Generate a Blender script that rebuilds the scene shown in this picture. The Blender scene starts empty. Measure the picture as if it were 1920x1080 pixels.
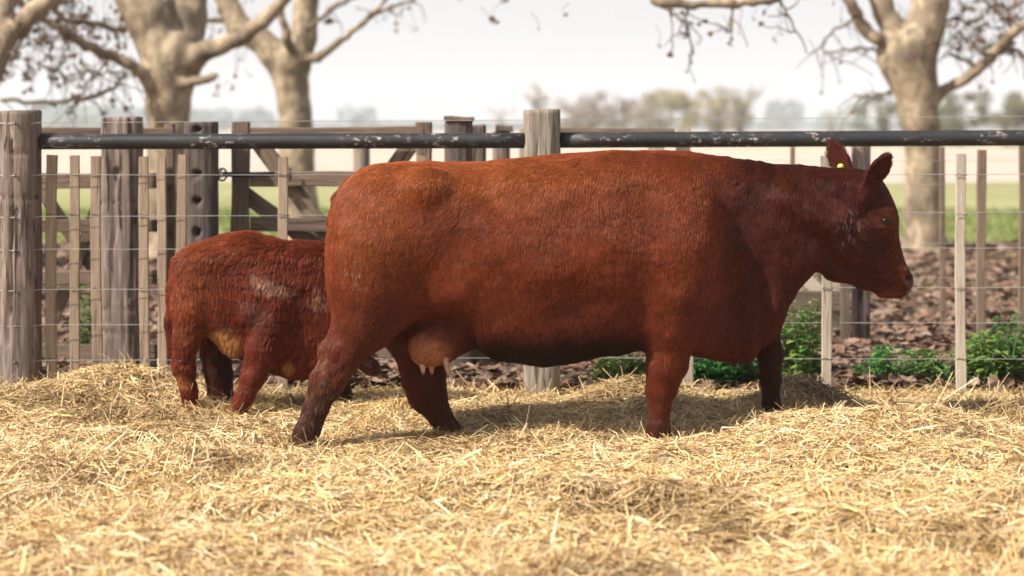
import bpy, math, random, os
import numpy as np
from mathutils import Vector, Matrix, Euler

# ------------------------------------------------------------------ camera, sky, sun, exposure
F, H = 3690.0, 1.45          # focal length in photograph pixels (1920 wide), eye height in metres
scene = bpy.context.scene
C = scene.collection
cam_d = bpy.data.cameras.new('camera'); cam = bpy.data.objects.new('camera', cam_d); C.objects.link(cam)
cam.location = (0, 0, H); cam.rotation_euler = (math.pi/2, 0, 0)
cam_d.sensor_width = 36; cam_d.lens = F/1920*36; cam_d.shift_y = -300/1920
cam_d.clip_start = 0.1; cam_d.clip_end = 6000
cam_d.dof.use_dof = True; cam_d.dof.focus_distance = 8.9; cam_d.dof.aperture_fstop = (F/1920*0.036)/0.040
scene.camera = cam

SUN_EL, SUN_AZ = math.radians(44), math.radians(60)   # azimuth: to the left of straight behind the camera
to_sun = Vector((-math.sin(SUN_AZ)*math.cos(SUN_EL), -math.cos(SUN_AZ)*math.cos(SUN_EL), math.sin(SUN_EL)))
world = bpy.data.worlds.new('World'); scene.world = world; world.use_nodes = True
nt = world.node_tree; bgn = nt.nodes['Background']
sky = nt.nodes.new('ShaderNodeTexSky'); sky.sky_type = 'NISHITA'; sky.sun_disc = False
sky.sun_elevation = SUN_EL; sky.sun_rotation = math.atan2(to_sun.x, to_sun.y)
sky.air_density = 1.0; sky.dust_density = 6.0; sky.ozone_density = 1.0
# thin bright cloud sheet that whitens the sky
mixn = nt.nodes.new('ShaderNodeMix'); mixn.data_type = 'RGBA'
tc = nt.nodes.new('ShaderNodeTexCoord'); cn = nt.nodes.new('ShaderNodeTexNoise'); cn.inputs['Scale'].default_value = 2.2
cn.inputs['Detail'].default_value = 4
mr = nt.nodes.new('ShaderNodeMapRange'); mr.inputs['To Min'].default_value = 0.82; mr.inputs['To Max'].default_value = 0.97
nt.links.new(tc.outputs['Generated'], cn.inputs['Vector']); nt.links.new(cn.outputs['Fac'], mr.inputs['Value'])
sx = nt.nodes.new('ShaderNodeSeparateXYZ'); nt.links.new(tc.outputs['Generated'], sx.inputs[0])
el = nt.nodes.new('ShaderNodeMapRange'); nt.links.new(sx.outputs['Z'], el.inputs['Value'])
for k_, v_ in (('From Min', 0.12), ('From Max', 0.6), ('To Min', 1.0), ('To Max', 0.15)): el.inputs[k_].default_value = v_
ml = nt.nodes.new('ShaderNodeMath'); ml.operation = 'MULTIPLY'; nt.links.new(mr.outputs['Result'], ml.inputs[0]); nt.links.new(el.outputs['Result'], ml.inputs[1])
nt.links.new(ml.outputs[0], mixn.inputs['Factor'])
nt.links.new(sky.outputs['Color'], mixn.inputs['A']); mixn.inputs['B'].default_value = (5.95, 6.02, 6.25, 1)
nt.links.new(mixn.outputs['Result'], bgn.inputs['Color']); bgn.inputs['Strength'].default_value = 0.10
sun_d = bpy.data.lights.new('sun', 'SUN'); sun_d.energy = 5.0; sun_d.angle = math.radians(1.2); sun_d.color = (1.0, 0.95, 0.875)
sun = bpy.data.objects.new('sun', sun_d); C.objects.link(sun)
sun.rotation_euler = to_sun.to_track_quat('Z', 'Y').to_euler(); sun.location = (-8, -8, 10)
scene.view_settings.view_transform = 'Standard'; scene.view_settings.look = 'None'
scene.view_settings.exposure = 0.48; scene.view_settings.gamma = 1.0
scene.cycles.max_bounces = 8; scene.cycles.diffuse_bounces = 3; scene.cycles.glossy_bounces = 2
scene.cycles.transparent_max_bounces = 6; scene.cycles.volume_bounces = 1
scene.cycles_curves.shape = 'RIBBONS' if hasattr(scene, 'cycles_curves') else None
scene.cycles.use_denoising = True

rng = np.random.default_rng(7); random.seed(7)
ONLY = ''

# ------------------------------------------------------------------ helpers
def W(px, py, d):
    """the world point that lies at depth d behind picture point (px, py)"""
    return np.array([(px-960)*d/F, d, H-(py-240)*d/F])

def tag(o, label=None, cat=None, group=None, kind=None):
    if label: o['label'] = label
    if cat: o['category'] = cat
    if group: o['group'] = group
    if kind: o['kind'] = kind
    return o

def empty(name, loc, label=None, cat=None, group=None):
    o = bpy.data.objects.new(name, None); C.objects.link(o); o.location = loc; o.empty_display_size = 0.1
    return tag(o, label, cat, group)

def mesh_np(name, V, Fc, mat, parent=None, attrs=None, smooth=True, nper=4):
    """Fc: (n, nper) int array or list of arrays of differing size"""
    V = np.asarray(V, np.float32)
    if parent is not None: V = V - np.array(parent.location, np.float32)
    me = bpy.data.meshes.new(name)
    if isinstance(Fc, np.ndarray): Fl = [Fc]
    else: Fl = [np.asarray(f) for f in Fc if len(f)]
    tot = np.concatenate([np.full(len(f), f.shape[1]) for f in Fl]); idx = np.concatenate([f.ravel() for f in Fl])
    me.vertices.add(len(V)); me.vertices.foreach_set('co', V.ravel())
    me.loops.add(len(idx)); me.loops.foreach_set('vertex_index', idx.astype(np.int32))
    me.polygons.add(len(tot)); st = np.concatenate([[0], np.cumsum(tot)[:-1]])
    me.polygons.foreach_set('loop_start', st.astype(np.int32))
    me.polygons.foreach_set('use_smooth', np.full(len(tot), smooth))
    me.update(calc_edges=True)
    if attrs:
        for k, a in attrs.items():
            a = np.asarray(a, np.float32)
            if a.ndim == 1: at = me.attributes.new(k, 'FLOAT', 'POINT'); at.data.foreach_set('value', a)
            else:
                if a.shape[1] == 3: a = np.concatenate([a, np.ones((len(a), 1), np.float32)], 1)
                at = me.attributes.new(k, 'FLOAT_COLOR', 'POINT'); at.data.foreach_set('color', a.ravel())
    if mat: me.materials.append(mat)
    o = bpy.data.objects.new(name, me); C.objects.link(o)
    if parent is not None: o.parent = parent
    return o

def hash3(ix, iy, iz, s=0):
    n = (ix.astype(np.int64)*374761393 + iy.astype(np.int64)*668265263 + iz.astype(np.int64)*2147483647 + s*974634777) & 0xffffffff
    n = ((n ^ (n >> 13))*1274126177) & 0xffffffff
    n = n ^ (n >> 16)
    return (n & 0xffffff)/float(0x1000000)

def vnoise(P, scale=1.0, seed=0, octaves=1):
    """value noise in -1..1 at points P (n,3)"""
    P = np.asarray(P, np.float64)
    out = np.zeros(len(P)); amp = 1.0; tot = 0
    for o in range(octaves):
        Q = P*scale*(2**o) + 13.7*o; I = np.floor(Q).astype(np.int64); f = Q-I; f = f*f*(3-2*f)
        r = 0
        for a in (0, 1):
            wa = f[:, 0] if a else 1-f[:, 0]
            for b in (0, 1):
                wb = f[:, 1] if b else 1-f[:, 1]
                for c in (0, 1):
                    wc = f[:, 2] if c else 1-f[:, 2]
                    r = r + wa*wb*wc*hash3(I[:, 0]+a, I[:, 1]+b, I[:, 2]+c, seed+o*7)
        out += amp*(r*2-1); tot += amp; amp *= 0.5
    return out/tot

def sm(x, a, b):
    t = np.clip((x-a)/(b-a), 0, 1); return t*t*(3-2*t)

# ------------------------------------------------------------------ materials
def mat(name):
    m = bpy.data.materials.new(name); m.use_nodes = True
    return m, m.node_tree, m.node_tree.nodes['Principled BSDF']

def ramp(nt, fac, stops):
    r = nt.nodes.new('ShaderNodeValToRGB')
    while len(r.color_ramp.elements) < len(stops): r.color_ramp.elements.new(0.5)
    for e, (p, c) in zip(r.color_ramp.elements, stops): e.position = p; e.color = (*c, 1)
    nt.links.new(fac, r.inputs['Fac']); return r.outputs['Color']

def noise(nt, vec, scale, detail=4, rough=0.6, sc=None, dist=0.0):
    if sc is not None:
        mp = nt.nodes.new('ShaderNodeMapping'); mp.inputs['Scale'].default_value = sc; nt.links.new(vec, mp.inputs['Vector']); vec = mp.outputs['Vector']
    n = nt.nodes.new('ShaderNodeTexNoise'); n.inputs['Scale'].default_value = scale; n.inputs['Detail'].default_value = detail
    n.inputs['Roughness'].default_value = rough; n.inputs['Distortion'].default_value = dist
    nt.links.new(vec, n.inputs['Vector']); return n.outputs['Fac']

def mixc(nt, fac, a, b, mode='MIX'):
    m = nt.nodes.new('ShaderNodeMix'); m.data_type = 'RGBA'; m.blend_type = mode
    for s, v in (('Factor', fac), ('A', a), ('B', b)):
        if isinstance(v, (int, float)): m.inputs[s].default_value = v
        elif isinstance(v, tuple): m.inputs[s].default_value = (*v, 1)
        else: nt.links.new(v, m.inputs[s])
    return m.outputs['Result']

def maprange(nt, v, a, b, c=0, d=1):
    m = nt.nodes.new('ShaderNodeMapRange'); nt.links.new(v, m.inputs['Value'])
    for s, x in (('From Min', a), ('From Max', b), ('To Min', c), ('To Max', d)): m.inputs[s].default_value = x
    return m.outputs['Result']

def bump(nt, bs, h, strength, dist):
    b = nt.nodes.new('ShaderNodeBump'); b.inputs['Strength'].default_value = strength; b.inputs['Distance'].default_value = dist
    nt.links.new(h, b.inputs['Height']); nt.links.new(b.outputs['Normal'], bs.inputs['Normal'])

def attr_col(nt, name='col'):
    a = nt.nodes.new('ShaderNodeAttribute'); a.attribute_name = name; return a.outputs['Color']

def wood_mat(name, cols, axis=2, seed=0.0, crack=0.75):
    """weathered wood, grain along the object's own axis"""
    m, nt, bs = mat(name)
    tc = nt.nodes.new('ShaderNodeTexCoord'); oi = nt.nodes.new('ShaderNodeObjectInfo')
    ad = nt.nodes.new('ShaderNodeVectorMath'); ad.operation = 'MULTIPLY_ADD'
    nt.links.new(oi.outputs['Random'], ad.inputs[0]); ad.inputs[1].default_value = (7, 5, 9); nt.links.new(tc.outputs['Object'], ad.inputs[2])
    v = ad.outputs[0]
    s = [1, 1, 1]; s[axis] = 0.07; s = tuple(s)
    s2 = [1, 1, 1]; s2[axis] = 0.35; s2 = tuple(s2)
    g = noise(nt, v, 55, 6, 0.65, s, 0.6); big = noise(nt, v, 7, 4, 0.6, s2)
    cr = noise(nt, v, 30, 3, 0.5, s, 1.2)
    c = ramp(nt, g, [(0.28, cols[0]), (0.5, cols[1]), (0.72, cols[2])])
    c = mixc(nt, maprange(nt, big, 0.35, 0.68), c, mixc(nt, 0.6, c, cols[3]))
    crf = maprange(nt, cr, 0.34, 0.39, crack, 0)
    c = mixc(nt, crf, c, (0.028, 0.020, 0.015))
    mx = nt.nodes.new('ShaderNodeMath'); mx.operation = 'MULTIPLY_ADD'; nt.links.new(crf, mx.inputs[0]); mx.inputs[1].default_value = -1.2; nt.links.new(g, mx.inputs[2])
    vv = maprange(nt, oi.outputs['Random'], 0, 1, 0.82, 1.15)
    hv = nt.nodes.new('ShaderNodeHueSaturation'); nt.links.new(vv, hv.inputs['Value']); nt.links.new(c, hv.inputs['Color'])
    nt.links.new(hv.outputs['Color'], bs.inputs['Base Color'])
    bs.inputs['Roughness'].default_value = 0.85; bs.inputs['Specular IOR Level'].default_value = 0.25
    bump(nt, bs, mx.outputs[0], 0.9, 0.006)
    return m

M = {}
M['post'] = wood_mat('weathered_post_wood', [(0.065, 0.044, 0.034), (0.20, 0.145, 0.11), (0.42, 0.34, 0.28), (0.13, 0.11, 0.105)], crack=0.9)
M['pale_post'] = wood_mat('pale_post_wood', [(0.12, 0.095, 0.07), (0.29, 0.24, 0.185), (0.48, 0.41, 0.335), (0.19, 0.16, 0.13)], crack=0.75)
M['dark_post'] = wood_mat('dark_post_wood', [(0.055, 0.040, 0.032), (0.13, 0.095, 0.075), (0.22, 0.165, 0.13), (0.10, 0.09, 0.09)])
M['batten'] = wood_mat('batten_wood', [(0.22, 0.155, 0.105), (0.35, 0.26, 0.18), (0.45, 0.35, 0.25), (0.21, 0.155, 0.115)], axis=0, crack=0.3)
M['board'] = wood_mat('board_wood', [(0.10, 0.07, 0.048), (0.19, 0.135, 0.092), (0.28, 0.21, 0.15), (0.11, 0.08, 0.062)], axis=0, crack=0.6)
M['pale_board'] = wood_mat('pale_board_wood', [(0.30, 0.24, 0.18), (0.47, 0.40, 0.31), (0.58, 0.51, 0.41), (0.36, 0.30, 0.24)], axis=0, crack=0.3)

def simple(name, col, rough=0.6, metal=0.0, nscale=20, var=0.25, spec=0.3):
    m, nt, bs = mat(name); tc = nt.nodes.new('ShaderNodeTexCoord')
    n = noise(nt, tc.outputs['Object'], nscale, 4)
    c = mixc(nt, maprange(nt, n, 0.3, 0.7), tuple(x*(1-var) for x in col), tuple(min(1, x*(1+var)) for x in col))
    nt.links.new(c, bs.inputs['Base Color']); bs.inputs['Roughness'].default_value = rough; bs.inputs['Metallic'].default_value = metal
    bs.inputs['Specular IOR Level'].default_value = spec
    return m
M['wire'] = simple('galvanised_wire', (0.40, 0.39, 0.37), 0.45, 0.35, 8, 0.2)
M['dark_wire'] = simple('rusty_wire', (0.10, 0.08, 0.07), 0.6, 0.3)
M['iron'] = simple('dark_iron', (0.035, 0.04, 0.042), 0.5, 0.5)

def pipe_mat():
    m, nt, bs = mat('black_painted_pipe'); tc = nt.nodes.new('ShaderNodeTexCoord'); v = tc.outputs['Object']
    n1 = noise(nt, v, 9, 6, 0.7, (0.35, 1, 1)); n2 = noise(nt, v, 45, 5, 0.7, (0.5, 1, 1)); n3 = noise(nt, v, 2.2, 2)
    base = ramp(nt, n1, [(0.3, (0.010, 0.010, 0.010)), (0.55, (0.022, 0.022, 0.022)), (0.8, (0.055, 0.050, 0.046))])
    a = maprange(nt, n2, 0.56, 0.63); b = maprange(nt, n3, 0.45, 0.58)
    mu = nt.nodes.new('ShaderNodeMath'); mu.operation = 'MULTIPLY'; nt.links.new(a, mu.inputs[0]); nt.links.new(b, mu.inputs[1])
    c = mixc(nt, mu.outputs[0], base, (0.42, 0.35, 0.29))
    nt.links.new(c, bs.inputs['Base Color']); bs.inputs['Roughness'].default_value = 0.55; bump(nt, bs, n2, 0.4, 0.003)
    return m
M['pipe'] = pipe_mat()

def straw_mat():
    m, nt, bs = mat('straw'); nt.links.new(attr_col(nt), bs.inputs['Base Color'])
    bs.inputs['Roughness'].default_value = 0.55; bs.inputs['Specular IOR Level'].default_value = 0.35
    return m
M['straw'] = straw_mat()
def leaf_mat(name, rough=0.7, trans=0.0):
    m, nt, bs = mat(name); nt.links.new(attr_col(nt), bs.inputs['Base Color']); bs.inputs['Roughness'].default_value = rough
    bs.inputs['Specular IOR Level'].default_value = 0.25
    if trans:
        out = nt.nodes['Material Output']; tr = nt.nodes.new('ShaderNodeBsdfTranslucent'); nt.links.new(attr_col(nt), tr.inputs['Color'])
        ms = nt.nodes.new('ShaderNodeMixShader'); ms.inputs[0].default_value = trans
        nt.links.new(bs.outputs[0], ms.inputs[1]); nt.links.new(tr.outputs[0], ms.inputs[2]); nt.links.new(ms.outputs[0], out.inputs['Surface'])
    return m
M['leaf'] = leaf_mat('dry_leaf', 0.75, 0.1)
M['green'] = leaf_mat('green_leaf', 0.5, 0.3)

def bark_mat():
    m, nt, bs = mat('plane_tree_bark'); tc = nt.nodes.new('ShaderNodeTexCoord'); v = tc.outputs['Object']
    n1 = noise(nt, v, 3.2, 5, 0.6, (1, 1, 0.6), 0.8); n2 = noise(nt, v, 5, 4, 0.6, (1, 1, 0.5)); n3 = noise(nt, v, 30, 4, 0.7, (1, 1, 0.4))
    c = ramp(nt, n1, [(0.36, (0.12, 0.092, 0.060)), (0.45, (0.26, 0.195, 0.12)), (0.54, (0.41, 0.315, 0.20)), (0.68, (0.50, 0.41, 0.28))])
    c = mixc(nt, maprange(nt, n2, 0.50, 0.57, 0, 0.8), c, (0.20, 0.155, 0.10))
    c = mixc(nt, maprange(nt, n3, 0.4, 0.7, 0, 0.3), c, (0.20, 0.15, 0.10))
    nt.links.new(c, bs.inputs['Base Color']); bs.inputs['Roughness'].default_value = 0.8; bump(nt, bs, n3, 0.6, 0.03)
    return m
M['bark'] = bark_mat()
M['twig'] = simple('twig_bark', (0.17, 0.135, 0.09), 0.8, 0, 6, 0.35)

def ground_mat():
    m, nt, bs = mat('ground_soil_and_fields'); ge = nt.nodes.new('ShaderNodeNewGeometry'); v = ge.outputs['Position']
    sp = nt.nodes.new('ShaderNodeSeparateXYZ'); nt.links.new(v, sp.inputs[0]); Y = sp.outputs['Y']
    n1 = noise(nt, v, 1.3, 6, 0.7); n2 = noise(nt, v, 14, 5, 0.7); n3 = noise(nt, v, 0.15, 4, 0.6, (0.4, 1, 1)); nb = noise(nt, v, 0.05, 3)
    soil = ramp(nt, n2, [(0.3, (0.085, 0.055, 0.042)), (0.5, (0.20, 0.135, 0.10)), (0.72, (0.36, 0.255, 0.20))])
    grass = ramp(nt, n1, [(0.3, (0.17, 0.175, 0.065)), (0.5, (0.27, 0.27, 0.115)), (0.72, (0.38, 0.36, 0.18))])
    grass = mixc(nt, maprange(nt, n3, 0.4, 0.62, 0, 0.6), grass, (0.36, 0.34, 0.18))
    stub = ramp(nt, n3, [(0.3, (0.46, 0.375, 0.30)), (0.7, (0.55, 0.455, 0.375))])
    far = ramp(nt, n3, [(0.3, (0.20, 0.26, 0.10)), (0.7, (0.30, 0.34, 0.15))])
    ad = nt.nodes.new('ShaderNodeMath'); ad.operation = 'MULTIPLY_ADD'; nt.links.new(n1, ad.inputs[0]); ad.inputs[1].default_value = 4.0; nt.links.new(Y, ad.inputs[2])
    c = mixc(nt, maprange(nt, ad.outputs[0], 24.5, 26.5), soil, grass)
    a2 = nt.nodes.new('ShaderNodeMath'); a2.operation = 'MULTIPLY_ADD'; nt.links.new(nb, a2.inputs[0]); a2.inputs[1].default_value = 10.0; nt.links.new(Y, a2.inputs[2])
    c = mixc(nt, maprange(nt, a2.outputs[0], 57, 60), c, stub)
    c = mixc(nt, maprange(nt, Y, 150, 158), c, far)
    c = mixc(nt, maprange(nt, Y, 330, 345), c, stub)
    nt.links.new(c, bs.inputs['Base Color']); bs.inputs['Roughness'].default_value = 0.95; bs.inputs['Specular IOR Level'].default_value = 0.1
    bump(nt, bs, n2, 0.6, 0.03)
    return m
M['ground'] = ground_mat()

# ------------------------------------------------------------------ ground and straw relief
G = [-500, -60, -20] + list(np.arange(-12, 12.1, 0.5)) + [20, 60, 500]
GY = [-20, 2] + list(np.arange(4, 30.1, 0.5)) + [35, 45, 60, 100, 200, 500, 3000]
gx, gy = np.meshgrid(np.array(G, float)*1.0, np.array(GY, float), indexing='ij')
gx = gx*np.where(gy > 200, 4, 1)
nx, ny = gx.shape
gv = np.stack([gx.ravel(), gy.ravel(), np.zeros(nx*ny)], 1)
gv[:, 2] = vnoise(gv, 0.7, 3)*0.02*(gv[:, 1] > 10.9)*(gv[:, 1] < 30)-0.03
ii = np.arange(nx*ny).reshape(nx, ny)
gf = np.stack([ii[:-1, :-1].ravel(), ii[1:, :-1].ravel(), ii[1:, 1:].ravel(), ii[:-1, 1:].ravel()], 1)
tag(mesh_np('ground', gv, gf, M['ground']), 'bare leafy soil, then green grass and pale stubble fields running to the horizon', kind='structure')

MOUNDS = [(-2.02, 10.2, 0.36, 0.25, 0.17), (-2.4, 9.8, 0.5, 0.4, 0.05), (-0.95, 8.8, 0.3, 0.3, -0.05), (-0.3, 9.1, 0.3, 0.25, -0.03), (-1.2, 9.75, 0.4, 0.4, -0.035), (-3.0, 9.6, 0.5, 0.5, 0.08), (0.66, 10.25, 0.36, 0.25, 0.13), (0.15, 10.45, 0.2, 0.3, -0.06), (-0.5, 10.4, 0.35, 0.2, 0.03),
          (1.45, 8.75, 0.6, 0.40, 0.12), (2.6, 8.2, 0.9, 0.5, 0.03), (1.42, 9.75, 0.22, 0.2, 0.15), (-0.3, 7.4, 0.7, 0.35, 0.06), (1.3, 6.9, 0.7, 0.4, 0.07),
          (-1.6, 8.0, 0.6, 0.4, 0.05), (2.0, 7.8, 0.5, 0.3, 0.06), (-1.1, 6.4, 0.6, 0.3, 0.07)]
_pr = np.random.default_rng(99)
MOUNDS += [(1.18, 7.35, 0.14, 0.12, -0.07), (-0.98, 6.75, 0.12, 0.14, -0.08), (-1.55, 7.6, 0.2, 0.12, -0.05), (1.75, 6.6, 0.16, 0.12, -0.06), (0.25, 7.6, 0.2, 0.1, -0.04)]
MOUNDS += [(_pr.uniform(-2.6, 2.6), _pr.uniform(6.0, 9.8), _pr.uniform(.06, .18), _pr.uniform(.06, .14), _pr.uniform(-.06, -.025)) for _ in range(60)]
MOUNDS += [(_pr.uniform(-2.6, 2.6), _pr.uniform(6.0, 9.8), _pr.uniform(.1, .3), _pr.uniform(.08, .2), _pr.uniform(.02, .06)) for _ in range(50)]
def relief(x, y):
    P = np.stack([x, y, np.zeros_like(x)], 1)
    h = 0.038 + 0.024*vnoise(P, 2.3, 11, 2) + 0.030*vnoise(P, 6.0, 12, 3)
    h = h*(1-.8*sm(y, 9.7, 10.3)*sm(x, -1.5, -1.2))
    for mx, my, sx, sy, a in MOUNDS: h = h + a*np.exp(-((x-mx)/sx)**2-((y-my)/sy)**2)
    for fx_, fy_ in ((-.95, 8.62), (-.28, 9.08), (.66, 8.75), (-1.36, 9.6)): h = h*(1-.85*np.exp(-((x-fx_)/.28)**2-((y-fy_)/.26)**2))
    return np.maximum(h, 0.0)*(1-sm(y, 10.55, 10.95)) - 0.03*sm(y, 10.7, 11.0)

def straw_bedding():
    xs = np.arange(-4.6, 4.6, 0.03); ys = np.arange(3.6, 11.1, 0.03)
    X, Y = np.meshgrid(xs, ys, indexing='ij'); x, y = X.ravel(), Y.ravel()
    z = relief(x, y)-0.012
    V = [np.stack([x, y, z], 1)]; n0 = len(x)
    ii = np.arange(n0).reshape(X.shape)
    q = np.stack([ii[:-1, :-1].ravel(), ii[1:, :-1].ravel(), ii[1:, 1:].ravel(), ii[:-1, 1:].ravel()], 1)
    bn = vnoise(V[0], 30, 5, 2)[:, None]; base = np.array([0.20, 0.13, 0.06])*(1+0.35*bn)
    cols = [base]
    # strands
    N = 430000
    sy = 5.7+(11.0-5.7)*rng.random(N)**0.85; sx = (rng.random(N)-0.5)*2*(0.45+sy*0.285)
    feet = [(-.95, 8.8), (-.26, 9.23), (.66, 8.9), (1.2, 9.4), (-1.6, 9.85), (-1.38, 9.74), (-1.45, 10.1), (-.85, 10.0), (1.5, 9.75), (-2.0, 10.2), (2.4, 10.5)]
    fi = rng.integers(0, len(feet), 5200); fx = np.array(feet)[fi]; wdt = np.where(fi > 7, .28, .13)
    sx[:5200] = fx[:, 0]+rng.normal(0, 1, 5200)*wdt; sy[:5200] = fx[:, 1]+rng.normal(0, .12, 5200)
    L = rng.gamma(2.4, 0.034, N)+0.025; L = np.minimum(L, 0.34)
    P0 = np.stack([sx, sy, np.zeros(N)], 1)
    tous = sm(vnoise(P0, 1.6, 21, 2), -0.2, 0.6)
    az = rng.random(N)*2*np.pi; az = az + 1.2*vnoise(P0, 2.0, 31)
    pit = rng.normal(0.05, 0.18+0.30*tous, N)
    stick = rng.random(N) < 0.012; stick[:5200] = rng.random(5200) < .35; pit = np.where(stick, rng.uniform(0.4, 1.1, N), pit); L = np.where(stick, L*1.1, L)
    dr = np.stack([np.cos(az)*np.cos(pit), np.sin(az)*np.cos(pit), np.sin(pit)], 1)
    side = np.stack([-np.sin(az), np.cos(az), np.zeros(N)], 1); roll = rng.uniform(-0.9, 0.9, N)
    up = np.cross(dr, side); wv = side*np.cos(roll)[:, None]+up*np.sin(roll)[:, None]
    wd = rng.uniform(0.0012, 0.0032, N)*rng.choice([.7, 1, 1.7], N, p=[.48, .44, .08])
    lay = rng.random(N)
    bend = rng.normal(0, 0.22, N)*L; bendz = -np.abs(rng.normal(0, 0.10, N))*L
    kink = rng.random(N) < 0.25; kb = rng.normal(0, 0.3, N)*L*kink
    T = np.array([-0.5, -0.17, 0.17, 0.5]); K = 4
    pts = np.zeros((N, K, 3))
    for k, t in enumerate(T):
        s = (4*t*t-0.4)
        p = P0 + dr*(L*t)[:, None] + side*(bend*s)[:, None]; p[:, 2] += bendz*s + (kb*abs(t) if k in (0, 3) else 0)
        pts[:, k] = p
    hz = relief(pts.reshape(-1, 3)[:, 0], pts.reshape(-1, 3)[:, 1]).reshape(N, K)
    hh = np.where(stick[:, None], hz.mean(1, keepdims=True), 0.55*hz+0.45*hz.mean(1, keepdims=True))
    pts[:, :, 2] += hh + (lay**1.5*0.035*(1-.6*sm(P0[:, 1], 9.8, 10.3)))[:, None]
    pts[:, :, 2] = np.maximum(pts[:, :, 2], hz-0.015)
    w = (wv*wd[:, None])[:, None, :]*np.array([0.8, 1, 1, 0.7])[None, :, None]
    a = pts-w; b = pts+w
    V2 = np.stack([a, b], 2).reshape(-1, 3)      # order: k0a k0b k1a k1b ...
    base_i = n0 + (np.arange(N)*K*2)[:, None]
    qs = [base_i + np.array([[2*k, 2*k+1, 2*k+3, 2*k+2]]) for k in range(K-1)]
    V.append(V2)
    pal = np.array([[0.68, 0.475, 0.225], [0.76, 0.575, 0.32], [0.48, 0.31, 0.15], [0.65, 0.50, 0.33], [0.82, 0.69, 0.46], [0.30, 0.185, 0.105], [0.66, 0.48, 0.20]])
    pi = rng.choice(7, N, p=[.25, .22, .14, .12, .12, .07, .08]); c = pal[pi]*(rng.uniform(0.8, 1.15, N)[:, None])
    patch = vnoise(P0, 1.1, 41, 2)[:, None]; c = c*(1+0.10*patch)
    dirt = (sm(vnoise(P0, 2.6, 43, 2), 0.15, 0.6))[:, None]; c = c*(1-0.42*dirt*np.array([1, 1.08, 1.2]))
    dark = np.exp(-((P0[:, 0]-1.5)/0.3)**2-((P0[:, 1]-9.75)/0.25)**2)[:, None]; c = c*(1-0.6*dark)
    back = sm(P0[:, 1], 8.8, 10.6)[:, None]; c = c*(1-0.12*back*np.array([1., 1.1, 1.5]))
    c = np.clip(c*np.array([.98, .965, .90]), 0, 0.85)
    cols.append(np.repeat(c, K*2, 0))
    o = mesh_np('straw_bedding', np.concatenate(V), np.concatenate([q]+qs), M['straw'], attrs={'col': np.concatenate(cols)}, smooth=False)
    tag(o, 'golden loose straw bedding heaped across the pen floor', 'straw', kind='stuff')

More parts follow.
